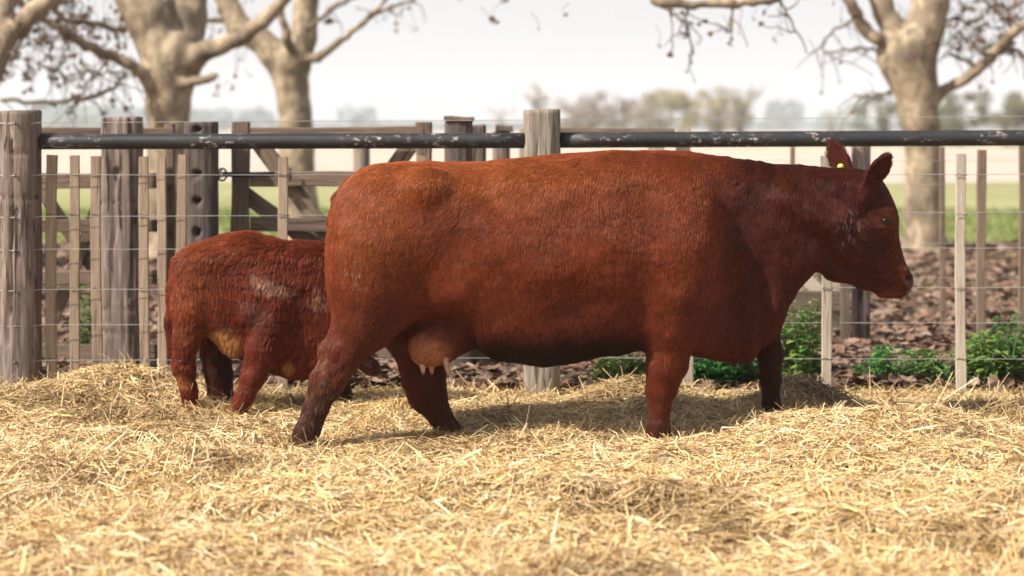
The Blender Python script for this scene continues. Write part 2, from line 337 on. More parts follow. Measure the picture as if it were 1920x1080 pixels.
def leaf_litter():
    N = 46000
    y = 10.75+rng.random(N)**1.3*13.5; x = (rng.random(N)-0.5)*2*(1.0+y*0.30)
    s = rng.uniform(0.022, 0.062, N)*(1+0.03*(y-10)); az = rng.random(N)*6.283
    tx = rng.normal(0, 0.22, N); ty = rng.normal(0, 0.22, N)
    # lobed leaf: centre + 8 rim points, curled
    K = 8; th = np.arange(K)/K*2*np.pi
    rad = 1+0.28*np.cos(5*th[None, :]+rng.random(N)[:, None]*6.28)*rng.uniform(0.5, 1, N)[:, None]
    lx = np.cos(th)[None]*rad*s[:, None]; ly = np.sin(th)[None]*rad*s[:, None]*0.8
    cur = rng.uniform(-0.3, 0.8, N)[:, None]*(ly**2)/s[:, None]*0.8+rng.normal(0, 0.12, (N, K))*s[:, None]
    ca, sa = np.cos(az)[:, None], np.sin(az)[:, None]
    X = x[:, None]+lx*ca-ly*sa; Y = y[:, None]+lx*sa+ly*ca
    Z = (rng.random(N)*0.05)[:, None]+cur+lx*np.sin(tx)[:, None]+ly*np.sin(ty)[:, None]
    Z = Z + 0.07*np.maximum(0, vnoise(np.stack([x, y, 0*x], 1), 1.5, 77, 2))[:, None]
    Z = np.maximum(Z, -0.01)
    V = np.concatenate([np.stack([x, y, Z.mean(1)-0.02*s], 1)[:, None], np.stack([X, Y, Z], 2)], 1)
    b = (np.arange(N)*(K+1))[:, None]
    fs = np.concatenate([b+np.array([[0, 1+k, 1+(k+1) % K]]) for k in range(K)])
    pal = np.array([[0.34, 0.20, 0.13], [0.42, 0.27, 0.19], [0.24, 0.14, 0.09], [0.48, 0.34, 0.25], [0.15, 0.09, 0.065], [0.30, 0.22, 0.15]])
    c = 0.64*pal[rng.choice(6, N, p=[.22, .18, .18, .12, .18, .12])]*rng.uniform(0.8, 1.2, N)[:, None]
    c = c*(1-0.35*sm(vnoise(np.stack([x, y, 0*x], 1), 0.9, 78, 2), 0.0, 0.6))[:, None]
    o = mesh_np('leaf_litter', V.reshape(-1, 3), fs, M['leaf'], attrs={'col': np.repeat(c, K+1, 0)}, smooth=False)
    tag(o, 'brown fallen plane leaves covering the soil behind the fence', 'fallen leaves', kind='stuff')
    # sparse low grass among the leaves and at the field edge
    N = 30000; y = 11+rng.random(N)**0.6*24; x = (rng.random(N)-0.5)*2*(1.0+y*0.30)
    m = (vnoise(np.stack([x, y, 0*x], 1), 0.8, 90, 2) > 0.16-0.9*sm(y, 20, 24)); x, y = x[m], y[m]; n = len(x)
    az = rng.random(n)*6.283; h = rng.uniform(0.03, 0.10, n); w = 0.004+0.0004*y
    d = np.stack([np.cos(az), np.sin(az)], 1); le = rng.normal(0, 0.04, (n, 2))
    V = np.zeros((n, 3, 3)); V[:, 0, :2] = np.stack([x, y], 1)-d*w[:, None]; V[:, 1, :2] = np.stack([x, y], 1)+d*w[:, None]
    V[:, 2, :2] = np.stack([x, y], 1)+le; V[:, 2, 2] = h; V[:, :2, 2] = -0.02
    c = np.array([0.16, 0.22, 0.06])*rng.uniform(0.6, 1.5, n)[:, None]+np.array([0.05, 0.02, 0])*rng.random(n)[:, None]
    o = mesh_np('grass', V.reshape(-1, 3), np.arange(n*3).reshape(n, 3), M['green'], attrs={'col': np.repeat(c, 3, 0)}, smooth=False)
    tag(o, 'thin green grass growing through the fallen leaves and along the field edge', 'grass', kind='stuff')

# ------------------------------------------------------------------ wood and wire parts
def local_obj(name, V, Fc, m, parent, p0, xaxis, zhint=(0, -1, 0), smooth=False):
    """mesh whose own x axis runs along xaxis from p0"""
    x = Vector(xaxis).normalized(); zz = Vector(zhint); y = zz.cross(x).normalized(); z = x.cross(y)
    R = Matrix((x, y, z)).transposed().to_4x4(); R.translation = Vector(p0)
    o = mesh_np(name, V, Fc, m, None, smooth=smooth)
    if parent is not None:
        o.parent = parent; o.matrix_local = Matrix.Translation(-Vector(parent.location)) @ R
    else: o.matrix_world = R
    return o

def board(name, p0, p1, w, t, m, parent, seed=0, warp=0.004, zhint=(0, -1, 0)):
    """sawn board from p0 to p1, width w (in the picture plane), thickness t; slightly bowed, with worn edges"""
    p0 = np.array(p0, float); p1 = np.array(p1, float); L = np.linalg.norm(p1-p0); n = max(4, int(L/0.12)); r = random.Random(seed*31+int(L*997))
    V = []; c = min(w, t)*0.16
    prof = [(-w/2+c, -t/2), (w/2-c, -t/2), (w/2, -t/2+c), (w/2, t/2-c), (w/2-c, t/2), (-w/2+c, t/2), (-w/2, t/2-c), (-w/2, -t/2+c)]
    ph = r.random()*6
    for i in range(n+1):
        s = i/n; oy = warp*math.sin(ph+s*4); oz = warp*math.cos(ph*2+s*5); k = 1+0.05*math.sin(ph*3+s*17)
        for a, b in prof: V.append((s*L+(r.random()-.5)*(0.006 if i in (0, n) else 0), a*k+oy+(r.random()-.5)*0.002, b+oz))
    Fc = []
    for i in range(n):
        for k in range(8): Fc.append((i*8+k, i*8+(k+1) % 8, (i+1)*8+(k+1) % 8, (i+1)*8+k))
    caps = np.array([[7-k for k in range(8)], [n*8+k for k in range(8)]])
    return local_obj(name, np.array(V), [np.array(Fc), caps], m, parent, p0, p1-p0, zhint)

def round_post(name, base, top_z, r, m, parent, seed=0, ry=None, dents=(), flare=0.0, groove=0.05, square=2.6, taper=0.0, lean=(0, 0), topcut=0.005, notches=()):
    """hewn post: rounded-square section with grooves down its length; dents = (angle, z, size, depth)"""
    base = np.array(base, float); Hh = top_z-base[2]; nz = max(24, int(Hh/0.02)); na = 64; ry = ry or r
    th = np.arange(na)/na*2*np.pi; zz = np.linspace(0, 1, nz+1)
    TH, ZZ = np.meshgrid(th, zz); c, s = np.cos(TH), np.sin(TH)
    rr = (np.abs(c)**square+np.abs(s)**square)**(-1/square)
    P = np.stack([c.ravel()*2.2, s.ravel()*2.2, ZZ.ravel()*Hh*0.7+seed*5], 1)
    nn = vnoise(P, 3.0, seed, 3).reshape(TH.shape); P2 = P.copy(); P2[:, 2] *= 4; n2 = vnoise(P2, 2.0, seed+4, 2).reshape(TH.shape)
    k = rr*(1+groove*nn*1.6+0.015*n2) * (1+flare*np.exp(-ZZ*Hh/0.25)) * (1-taper*ZZ)
    for i in range(5):   # long drying cracks
        a0 = hash3(np.array([seed]), np.array([i]), np.array([3]))[0]*6.283; w0 = 0.05
        da = np.angle(np.exp(1j*(TH-a0-0.1*np.sin(ZZ*6+i)))); span = (ZZ > 0.1*i-0.05)*(ZZ < 0.55+0.12*i)
        k = k*(1-0.20*np.exp(-(da/w0)**2)*span)
    for (a0, z0, sz, dp) in dents:
        da = np.angle(np.exp(1j*(TH-a0)))*r; dz = (ZZ*Hh+base[2]-z0)
        k = k*(1-dp*np.exp(-((da/(sz*1.5))**2+(dz/sz)**2)**2))
    for (z0, dp) in notches: k = k*(1-dp*np.exp(-((ZZ*Hh+base[2]-z0)/0.008)**2)*(s < 0.3)*(0.6+0.4*np.sin(TH*3+z0*9)))
    X = c*k*r + lean[0]*ZZ; Y = s*k*ry + lean[1]*ZZ; Z = ZZ*Hh + topcut*(ZZ > 0.999)*(c*0.6+0.3*nn)
    V = np.stack([X.ravel(), Y.ravel(), Z.ravel()], 1)
    iv = np.arange((nz+1)*na).reshape(nz+1, na)
    q = np.stack([iv[:-1], np.roll(iv[:-1], -1, 1), np.roll(iv[1:], -1, 1), iv[1:]], 2).reshape(-1, 4)
    ring = V[-na:]; cen = ring.mean(0); inner = cen+(ring-cen)*0.9; inner[:, 2] = ring[:, 2]+0.006
    V = np.concatenate([V, inner, [cen+np.array([0, 0, 0.004])]])
    b0 = nz*na; b1 = (nz+1)*na; kk = np.arange(na); k1 = (kk+1) % na
    q2 = np.stack([b0+kk, b0+k1, b1+k1, b1+kk], 1); t3 = np.stack([b1+kk, b1+k1, np.full(na, b1+na)], 1)
    o = mesh_np(name, V, [np.concatenate([q, q2]), t3], m, None, smooth=True)
    if parent is not None: o.parent = parent; o.location = Vector(base)-Vector(parent.location)
    else: o.location = base
    return o

def tube_pts(P, R, ns=8):
    """tube mesh arrays along points P with radii R"""
    P = np.asarray(P, float); n = len(P); R = np.broadcast_to(np.asarray(R, float), (n,))
    T = np.gradient(P, axis=0); T /= np.linalg.norm(T, axis=1, keepdims=True)+1e-9
    up = np.array([0, 0, 1.0]) if abs(T[:, 2]).mean() < 0.8 else np.array([1.0, 0, 0])
    A = np.cross(T, up); A /= np.linalg.norm(A, axis=1, keepdims=True)+1e-9; B = np.cross(T, A)
    th = np.arange(ns)/ns*2*np.pi
    V = P[:, None]+R[:, None, None]*(A[:, None]*np.cos(th)[None, :, None]+B[:, None]*np.sin(th)[None, :, None])
    i = np.arange(n*ns).reshape(n, ns)
    q = np.stack([i[:-1], np.roll(i[:-1], -1, 1), np.roll(i[1:], -1, 1), i[1:]], 2).reshape(-1, 4)
    V = np.concatenate([V.reshape(-1, 3), P[:1], P[-1:]]); k = np.arange(ns); k1 = (k+1) % ns
    t = np.concatenate([np.stack([k1, k, np.full(ns, n*ns)], 1), np.stack([(n-1)*ns+k, (n-1)*ns+k1, np.full(ns, n*ns+1)], 1)])
    return V, q, t

class Acc:
    def __init__(s): s.V = []; s.Q = []; s.T = []; s.n = 0
    def add(s, V, q=None, t=None):
        s.V.append(V)
        if q is not None and len(q): s.Q.append(q+s.n)
        if t is not None and len(t): s.T.append(t+s.n)
        s.n += len(V)
    def tube(s, P, R, ns=8): s.add(*tube_pts(P, R, ns))
    def build(s, name, m, parent=None, smooth=True, attrs=None):
        Fc = ([np.concatenate(s.Q)] if s.Q else [])+([np.concatenate(s.T)] if s.T else [])
        return mesh_np(name, np.concatenate(s.V), Fc, m, parent, attrs, smooth)

def wire(name, pts, r, m, parent, sag=0.0):
    pts = [np.array(p, float) for p in pts]; out = []
    for a, b in zip(pts[:-1], pts[1:]):
        for t in np.linspace(0, 1, 14)[:-1]:
            p = a+(b-a)*t; p = p+np.array([0, 0, -sag*4*t*(1-t)+0.0008*math.sin(p[0]*40)]); out.append(p)
    out.append(pts[-1]); A = Acc(); A.tube(out, r, 6); return A.build(name, m, parent)

def near_fence():
    D = 10.62
    f = empty('wire_fence', (0, D, 0), 'post and wire fence with black pipe top rail and thin battens, just behind the cow', 'fence')
    X = lambda px, d=D: (px-960)*d/F
    Zp = lambda py, d=D: H-(py-240)*d/F
    o = round_post('post', (X(38), D, -0.15), Zp(209), 0.108, M['post'], f, 1, dents=[(-1.57, 1.0, 0.02, 0.1)], flare=0.12, notches=[(Zp(285), .10), (Zp(370), .12), (Zp(541), 0.08)], groove=0.06)
    o = round_post('post', (X(1016), D, -0.15), Zp(207), 0.094, M['pale_post'], f, 5, groove=0.10, square=3.4, dents=[(0.1, Zp(262), 0.04, 0.16), (3.05, Zp(262), 0.04, 0.16)], flare=0.02, taper=-0.04)
    round_post('post', (X(2060), D, -0.15), Zp(205), 0.10, M['pale_post'], f, 9)
    round_post('post', (X(-700), D, -0.15), Zp(205), 0.10, M['post'], f, 19)
    z0, z1 = Zp(266), Zp(258)
    A = Acc(); A.tube([(X(-690), D, z0), (X(20), D, z0)], 0.0415, 24); A.build('rail', M['pipe'], f)
    A = Acc(); A.tube([(x_, D, z0+(z1-z0)*0.3*k_/13) for k_, x_ in enumerate(np.linspace(X(60), X(992), 14))], 0.0415, 24); A.build('rail', M['pipe'], f)
    A = Acc(); A.tube([(X(1040)+k*0.2, D, z0+(z1-z0)*(0.4+0.6*k/14)) for k in range(15)], 0.0425, 24); A.build('rail', M['pipe'], f)
    for i, (py0, py1) in enumerate(((230, 217), (327, 326), (405, 396), (466, 464), (541, 538), (607, 604), (673, 672), (742, 741))):
        a, b, c = (X(-690), D-0.03, Zp(py0)), (X(1016), D+0.06, Zp((py0*0.55+py1*0.45))), (X(2060), D-0.03, Zp(py1))
        e = (X(38), D-0.115, Zp(py0+1))
        wire('wire', [a, (X(0), D-0.08, Zp(py0)), e, (X(76), D-0.07, Zp(py0)), c] if i == 0 else [a, (X(-5), D-0.06, Zp(py0)), e, (X(80), D-0.06, Zp(py0)), b, c], 0.0019, M['wire'], f, sag=0.003)
    for px, ty, bx, wd, sd in ((98, 291, 97, 20, 1), (139, 292, 143, 18, 2), (181, 293, 183, 19, 3), (268, 294, 275, 18, 4), (301, 294, 308, 17, 5), (341, 290, 339, 17, 6), (530, 295, 532, 18, 7),
                              (790, 292, 792, 18, 8), (1290, 290, 1292, 18, 9), (1548, 292, 1549, 19, 10), (1801, 289, 1802, 18.5, 11), (2010, 290, 2011, 18, 12), (-120, 290, -120, 18, 13)):
        b = board('batten', (X(bx), D-0.004, -0.10), (X(px), D-0.004, Zp(ty)), wd*D/F, 0.022, M['pale_board'] if px > 1000 else M['batten'], f, sd, 0.005)
    # tie wires and staples
    for px in (38,):
        for py in (231, 328, 406, 467, 541, 674):
            A = Acc(); A.tube([(X(px)+dx, D-0.118, Zp(py)+dz) for dx, dz in ((0, .012), (0.004, 0.006), (0, -.012))], 0.003, 6); A.build('staple', M['dark_wire'], f)
    for px in (98, 139, 181, 268, 530, 1548, 1801):
        for py in (328, 403, 541, 673):
            x = X(px)+(0.004 if py > 400 else -0.003)
            A = Acc(); A.tube([(x-0.03, D-0.02, Zp(py)), (x-0.01, D-0.022, Zp(py)+0.006), (x+0.012, D-0.021, Zp(py)-0.002), (x+0.034, D-0.02, Zp(py)+0.002)], 0.0022, 6); A.build('tie_wire', M['dark_wire'], f)

def gates():
    X = lambda px, d: (px-960)*d/F
    Zp = lambda py, d: H-(py-240)*d/F
    B = lambda nm, a, b, w, t, m, g, d, s: board(nm, (X(a[0], d), d, Zp(a[1], d)), (X(b[0], d), d, Zp(b[1], d)), w*d/F, t, m, g, s)
    # --- thick posts, each a thing of its own
    def post(px, d, ty, r, m, label, seed, **k):
        o = round_post('gate_post', (X(px, d), d, -0.12), Zp(ty, d), r, m, None, seed, **k); tag(o, label, 'post', 'posts that carry the wooden gates'); return o
    post(228, 11.7, 221, 0.115, M['post'], 'thick brown gate post between the straw heap and the calf, seen behind thin battens', 21, dents=[(-1.57, Zp(322, 11.7), 0.018, 0.3)], square=4, notches=[(Zp(378, 11.7), .1), (Zp(578, 11.7), .12), (Zp(620, 11.7), .1)])
    post(378, 11.75, 230, 0.098, M['dark_post'], 'dark gate post with a column of mortise holes rising behind the calf rump', 22, dents=[(-1.7, Zp(y, 11.75), 0.016, 0.75) for y in (243, 325, 376, 434)]+[(-1.6, Zp(530, 11.75), 0.016, 0.7)], square=3.2)
    post(860, 11.75, 227, 0.082, M['dark_post'], 'gate post with a flat cap board just left of the pale fence post', 23, square=4)
    post(896, 12.1, 236, 0.05, M['dark_post'], 'thin dark post pressed against the right of the capped gate post', 24, square=5)
    post(940, 13.6, 247, 0.06, M['post'], 'grey post half hidden behind the pipe, under the small dark block', 25)
    post(678, 14.5, 252, 0.062, M['pale_post'], 'round grey post seen past the gate above the cow rump', 26, square=2)
    post(1614, 13.2, 250, 0.062, M['post'], 'grey post standing behind the gap between the two ears', 27)
    o = board('cap_board', (X(833, 11.75), 11.75, Zp(226, 11.75)+.012), (X(888, 11.75), 11.75, Zp(226, 11.75)+.012), 0.024, 0.2, M['board'], None, 3); tag(o, 'flat cap board lying on the gate post left of the pale fence post', 'board')
    o = board('insulator_block', (X(929, 13.6), 13.55, Zp(241, 13.6)), (X(962, 13.6), 13.55, Zp(241, 13.6)), 0.045, 0.06, M['dark_post'], None, 4); tag(o, 'small dark block sitting just above the pipe rail left of the pale post', 'block')
    o.parent = None
    # stub that carries the block
    # --- left gate
    d = 11.95
    g = empty('wooden_gate', (X(200, d), d, 0), 'leftmost plank gate with crossing braces behind the battens and the thick brown post', 'gate', 'wooden plank gates behind the fence')
    d1 = d+0.035
    for (a, b, w, s) in (((-160, 246), (325, 246), 14, 1), ((-160, 338), (325, 338), 29, 2), ((-160, 424), (325, 424), 24, 3), ((-160, 520), (325, 520), 26, 4), ((-160, 667), (325, 667), 46, 5)):
        B('rail', a, b, w, 0.03, M['board'], g, d, s)
    for px in (-160, 318): B('stile', (px, 232), (px, 712), 18, 0.06, M['board'], g, d+0.05, 6+px)
    B('brace', (60, 700), (205, 330), 24, 0.025, M['board'], g, d1+.06, 8); B('brace', (60, 330), (215, 560), 24, 0.025, M['board'], g, d1+0.09, 9)
    B('brace', (-150, 330), (60, 700), 24, 0.025, M['board'], g, d1+0.06, 10)
    # --- middle gate
    d = 11.9
    g = empty('wooden_gate', (X(620, d), d, 0), 'middle plank gate with long diagonal braces and an iron latch, above the calf', 'gate', 'wooden plank gates behind the fence')
    B('stile', (451, 229), (451, 710), 33, 0.06, M['board'], g, d, 11)
    B('stile', (794, 229), (794, 710), 30, 0.06, M['board'], g, d, 12)
    for (a, b, w, s) in (((469, 245), (780, 245), 14, 13), ((469, 336), (778, 336), 28, 14), ((469, 421), (778, 421), 26, 15), ((469, 520), (778, 520), 28, 16), ((469, 663), (1000, 668), 44, 17)):
        B('rail', a, b, w, 0.03, M['board'], g, d-0.01, s)
    B('brace', (482, 262), (700, 560), 32, 0.03, M['board'], g, d+0.03, 18)
    B('brace', (455, 360), (640, 500), 30, 0.03, M['board'], g, d+0.062, 19)
    B('brace', (775, 262), (560, 560), 32, 0.03, M['board'], g, d+0.095, 20)
    A = Acc(); x0 = X(412, 11.8); z = Zp(327, 11.8)
    A.tube([(x0+0.02, 11.78, z), (x0+0.33, 11.82, z)], 0.016, 10)
    A.tube([(x0+0.42, 11.83, z+.04), (x0+0.42, 11.83, z-.04)], 0.006, 8)
    A.tube([(x0+0.02+0.028*math.cos(t), 11.76, z+0.036*math.sin(t)) for t in np.linspace(0, 6.283, 16)], 0.006, 8)
    A.build('latch', M['iron'], g)
    A = Acc(); A.tube([(x0+0.012, 11.75, z+0.03), (x0+0.012, 11.75, z-0.02)], 0.012, 8); A.build('cord', simple('pale_cord', (0.6, 0.6, 0.5)), g)
    # --- right gate
    d = 13.0
    g = empty('wooden_gate', (X(1300, d), d, 0), 'pale plank gate seen in pieces behind the cow back and under her throat', 'gate', 'wooden plank gates behind the fence')
    for (a, b, w, s) in (((985, 247), (1265, 247), 14, 31), ((985, 560), (1590, 565), 40, 32)):
        B('rail', a, b, w, 0.03, M['board'], g, d, s)
    B('brace', (1590, 600), (1440, 455), 26, 0.03, M['pale_board'], g, d+0.04, 33)
    B('brace', (1240, 262), (1180, 350), 26, 0.03, M['pale_board'], g, d+0.04, 36)
    for px in (985, 1280, 1570): B('stile', (px, 241 if px < 1300 else 250), (px, 616), 26, 0.05, M['pale_board'], g, d+0.08, 35+px)

def rear_fence():
    D = 13.9
    X = lambda px, d=D: (px-960)*d/F
    Zp = lambda py, d=D: H-(py-240)*d/F
    f = empty('wire_fence', (X(1700), D, 0), 'second wire fence with grey battens standing beyond the fence at the right', 'fence')
    for px, ty, by, w, d in ((1840, 281, 655, 17, 13.0), (1767, 276, 610, 10, 13.9), (1487, 276, 600, 9, 13.9), (1585, 420, 655, 18, 13.0), (1918, 262, 640, 16, 13.4), (2080, 270, 640, 16, 13.4)):
        board('batten', (X(px, d), d, -0.08), (X(px, d), d, Zp(ty, d)), w*d/F, 0.03, M['dark_post'] if False else M['board'], f, px)
    for py in (300, 345, 400, 455, 520, 580): wire('wire', [(X(1400), D-0.02, Zp(py)), (X(2200), D-0.02, Zp(py))], 0.0016, M['wire'], f, 0.004)

# ------------------------------------------------------------------ implicit surfaces
class Field:
    """signed field on a grid, surfaced with surface nets"""
    def __init__(s, lo, hi, h):
        s.h = h; s.lo = np.array(lo, float); s.n = np.ceil((np.array(hi)-s.lo)/h).astype(int)+1
        s.ax = [s.lo[i]+np.arange(s.n[i])*h for i in range(3)]
        s.f = np.full(s.n, 1.0, np.float32)
    def box(s, lo, hi):
        a = np.clip(np.floor((np.array(lo)-s.lo)/s.h).astype(int), 0, s.n-1); b = np.clip(np.ceil((np.array(hi)-s.lo)/s.h).astype(int)+1, 1, s.n)
        sl = tuple(slice(a[i], b[i]) for i in range(3))
        g = np.meshgrid(*[s.ax[i][sl[i]].astype(np.float32) for i in range(3)], indexing='ij', sparse=True)
        return sl, g
    def union(s, sl, d, k):
        a = s.f[sl]; hh = np.clip(0.5+0.5*(a-d)/k, 0, 1); s.f[sl] = a*(1-hh)+d*hh-k*hh*(1-hh)
    def carve(s, sl, d, k):
        a = s.f[sl]; d = -d; hh = np.clip(0.5-0.5*(a-d)/k, 0, 1); s.f[sl] = a*(1-hh)+d*hh+k*hh*(1-hh)
    def cone(s, a, b, ra, rb, k=0.03, fl=1.0, op='union', flat=None):
        """round cone; flat=(axis vector, factor) squashes across an axis"""
        a = np.array(a, float); b = np.array(b, float); m = max(ra, rb)*1.3+k*2+0.02
        if flat: m += 0.03
        sl, (x, y, z) = s.box(np.minimum(a, b)-m, np.maximum(a, b)+m)
        ab = b-a; L2 = (ab**2).sum()+1e-9
        px, py, pz = x-a[0], y-a[1], z-a[2]
        t = np.clip((px*ab[0]+py*ab[1]+pz*ab[2])/L2, 0, 1)
        qx, qy, qz = px-t*ab[0], py-t*ab[1], pz-t*ab[2]
        if flat:
            n = np.array(flat[0], float); n /= np.linalg.norm(n); dn = qx*n[0]+qy*n[1]+qz*n[2]; e = (flat[1]-1)
            qx = qx+dn*e*n[0]; qy = qy+dn*e*n[1]; qz = qz+dn*e*n[2]
        d = np.sqrt(qx*qx+qy*qy+qz*qz)-(ra+(rb-ra)*t)
        if flat and flat[1] > 1: d = d/flat[1]**0.5
        (s.union if op == 'union' else s.carve)(sl, d.astype(np.float32), k)
    def ell(s, c, r, k=0.03, R=None, op='union'):
        c = np.array(c, float); r = np.array(r, float); m = r.max()+2*k+0.02
        sl, (x, y, z) = s.box(c-m, c+m); p = [x-c[0], y-c[1], z-c[2]]
        if R is not None: p = [sum(R[j][i]*p[j] for j in range(3)) for i in range(3)]
        q = np.sqrt((p[0]/r[0])**2+(p[1]/r[1])**2+(p[2]/r[2])**2); d = (q-1)*r.min()
        (s.union if op == 'union' else s.carve)(sl, d.astype(np.float32), k)
    def blur(s, it=1):
        for _ in range(it):
            for a in range(3):
                g = s.f; s.f = (np.roll(g, 1, a)+np.roll(g, -1, a)+2*g)*0.25
    def surface(s):
        f = s.f; ins = f < 0; n = f.shape
        c = [(i, j, k) for i in (0, 1) for j in (0, 1) for k in (0, 1)]
        def cell(a, i, j, k): return a[i:n[0]-1+i, j:n[1]-1+j, k:n[2]-1+k]
        cnt = sum(cell(ins, *q).astype(np.int8) for q in c); act = (cnt > 0) & (cnt < 8)
        I, J, K = np.nonzero(act); idx = -np.ones(act.shape, np.int64); idx[I, J, K] = np.arange(len(I))
        acc = np.zeros((len(I), 3)); w = np.zeros(len(I))
        for a, b in [(p, q) for p in c for q in c if sum(abs(p[i]-q[i]) for i in range(3)) == 1 and p < q]:
            fa = f[I+a[0], J+a[1], K+a[2]]; fb = f[I+b[0], J+b[1], K+b[2]]; m = (fa < 0) != (fb < 0)
            t = np.where(m, fa/(fa-fb+1e-12), 0)
            for ax in range(3): acc[:, ax] += np.where(m, a[ax]+t*(b[ax]-a[ax]), 0)
            w += m
        V = (np.stack([I, J, K], 1)+acc/w[:, None])*s.h+s.lo
        Q = []
        for ax in range(3):
            u, v = [(1, 2), (2, 0), (0, 1)][ax]
            sl0 = [slice(None)]*3; sl1 = [slice(None)]*3; sl0[ax] = slice(0, -1); sl1[ax] = slice(1, None)
            a = ins[tuple(sl0)]; b = ins[tuple(sl1)]; e = np.nonzero(a != b); e = np.array(e).T
            e = e[(e[:, u] > 0) & (e[:, v] > 0) & (e[:, u] < n[u]-1) & (e[:, v] < n[v]-1)]
            o = a[e[:, 0], e[:, 1], e[:, 2]]
            def at(du, dv):
                g = e.copy(); g[:, u] -= du; g[:, v] -= dv; return idx[g[:, 0], g[:, 1], g[:, 2]]
            q = np.stack([at(1, 1), at(0, 1), at(0, 0), at(1, 0)], 1); q[~o] = q[~o][:, ::-1]; Q.append(q)
        return V, np.concatenate(Q)

def vnormals(V, Q):
    a, b, c, d = (V[Q[:, i]] for i in range(4)); fn = np.cross(c-a, d-b); N = np.zeros_like(V)
    for i in range(4): np.add.at(N, Q[:, i], fn)
    return N/(np.linalg.norm(N, axis=1, keepdims=True)+1e-12)

def smooth_mesh(V, Q, it, lam=0.5):
    E = np.concatenate([Q[:, [i, (i+1) % 4]] for i in range(4)]); n = len(V); deg = np.bincount(E.ravel(), minlength=n).astype(float)
    for _ in range(it):
        S = np.zeros_like(V)
        for ax in range(3):
            S[:, ax] = np.bincount(E[:, 0], V[E[:, 1], ax], n)+np.bincount(E[:, 1], V[E[:, 0], ax], n)
        V = V+lam*(S/deg[:, None]-V)
    return V

def poly_sd(poly, U, Z):
    """signed distance (positive inside) of grid points to polygon"""
    P = np.stack([U.ravel(), Z.ravel()], 1); best = np.full(len(P), 1e9); ins = np.zeros(len(P), bool); n = len(poly)
    for i in range(n):
        a = poly[i]; b = poly[(i+1) % n]; ab = b-a; ap = P-a; t = np.clip((ap@ab)/(ab@ab+1e-12), 0, 1); d = np.linalg.norm(ap-t[:, None]*ab, axis=1); best = np.minimum(best, d)
        c = ((a[1] > P[:, 1]) != (b[1] > P[:, 1])) & (P[:, 0] < (b[0]-a[0])*(P[:, 1]-a[1])/(b[1]-a[1]+1e-12)+a[0]); ins ^= c
    return (np.where(ins, best, -best)).reshape(U.shape)

def catmull(pts, sub=4):
    P = np.array(pts, float); n = len(P); out = []
    for i in range(n):
        p0, p1, p2, p3 = P[i-1], P[i], P[(i+1) % n], P[(i+2) % n]
        for s in range(sub):
            t = s/sub; out.append(0.5*((2*p1)+(-p0+p2)*t+(2*p0-5*p1+4*p2-p3)*t*t+(-p0+3*p1-3*p2+p3)*t**3))
    return np.array(out)

def inflate(fd, outline_px, ctrl, ymid, exps=2.3, sub=4):
    """fill the field with a body whose side outline is outline_px and whose half width follows ctrl = (px, py, W, R, sigma_px)"""
    def w2(px, py):
        x = (px-960)/F*9.1
        for _ in range(4): x = (px-960)/F*ymid(x)
        return x, H-(py-240)/F*ymid(x)
    sm_px = catmull(outline_px, sub)
    poly = np.array([w2(a, b) for a, b in sm_px]); U, Z = np.meshgrid(fd.ax[0], fd.ax[2], indexing='ij')
    sd = poly_sd(poly, U, Z)
    cw = np.array([w2(c[0], c[1]) for c in ctrl]); Wv = np.array([c[2] for c in ctrl]); Rv = np.array([c[3] for c in ctrl])
    wt = []
    for i, c in enumerate(ctrl):
        sg = (c[4] if len(c) > 4 else 55)*9.1/F
        wt.append(np.exp(-(((U-cw[i, 0])**2+(Z-cw[i, 1])**2)/(2*sg*sg)))+1e-5/(((U-cw[i, 0])**2+(Z-cw[i, 1])**2)/(sg*sg)+0.3))
    wt = np.array(wt); Wf = np.tensordot(Wv, wt, 1)/wt.sum(0); Rf = np.tensordot(Rv, wt, 1)/wt.sum(0)
    s = np.minimum(sd/Rf, 1.0); g = 1-s
    # soften the ridge where the distance saturates
    y = fd.ax[1][None, :, None]; ym = ymid(fd.ax[0])[:, None, None]
    a = np.abs(y-ym)/Wf[:, None, :]
    r = (a**exps+np.maximum(g, 0)[:, None, :]**exps)**(1/exps)
    d = (r-1)*np.minimum(Wf, Rf)[:, None, :]
    fd.f = np.minimum(fd.f, d.astype(np.float32))
    return w2

def sample_surface(V, Q, N, dens=None):
    T = np.concatenate([Q[:, [0, 1, 2]], Q[:, [0, 2, 3]]]); a, b, c = V[T[:, 0]], V[T[:, 1]], V[T[:, 2]]
    ar = np.linalg.norm(np.cross(b-a, c-a), axis=1)
    if dens is not None: ar = ar*dens[T].mean(1)
    cs = np.cumsum(ar); k = np.searchsorted(cs, rng.random(N)*cs[-1]); k = np.minimum(k, len(T)-1)
    u = np.sqrt(rng.random(N)); v = rng.random(N); w = np.stack([1-u, u*(1-v), u*v], 1)
    return T[k], w

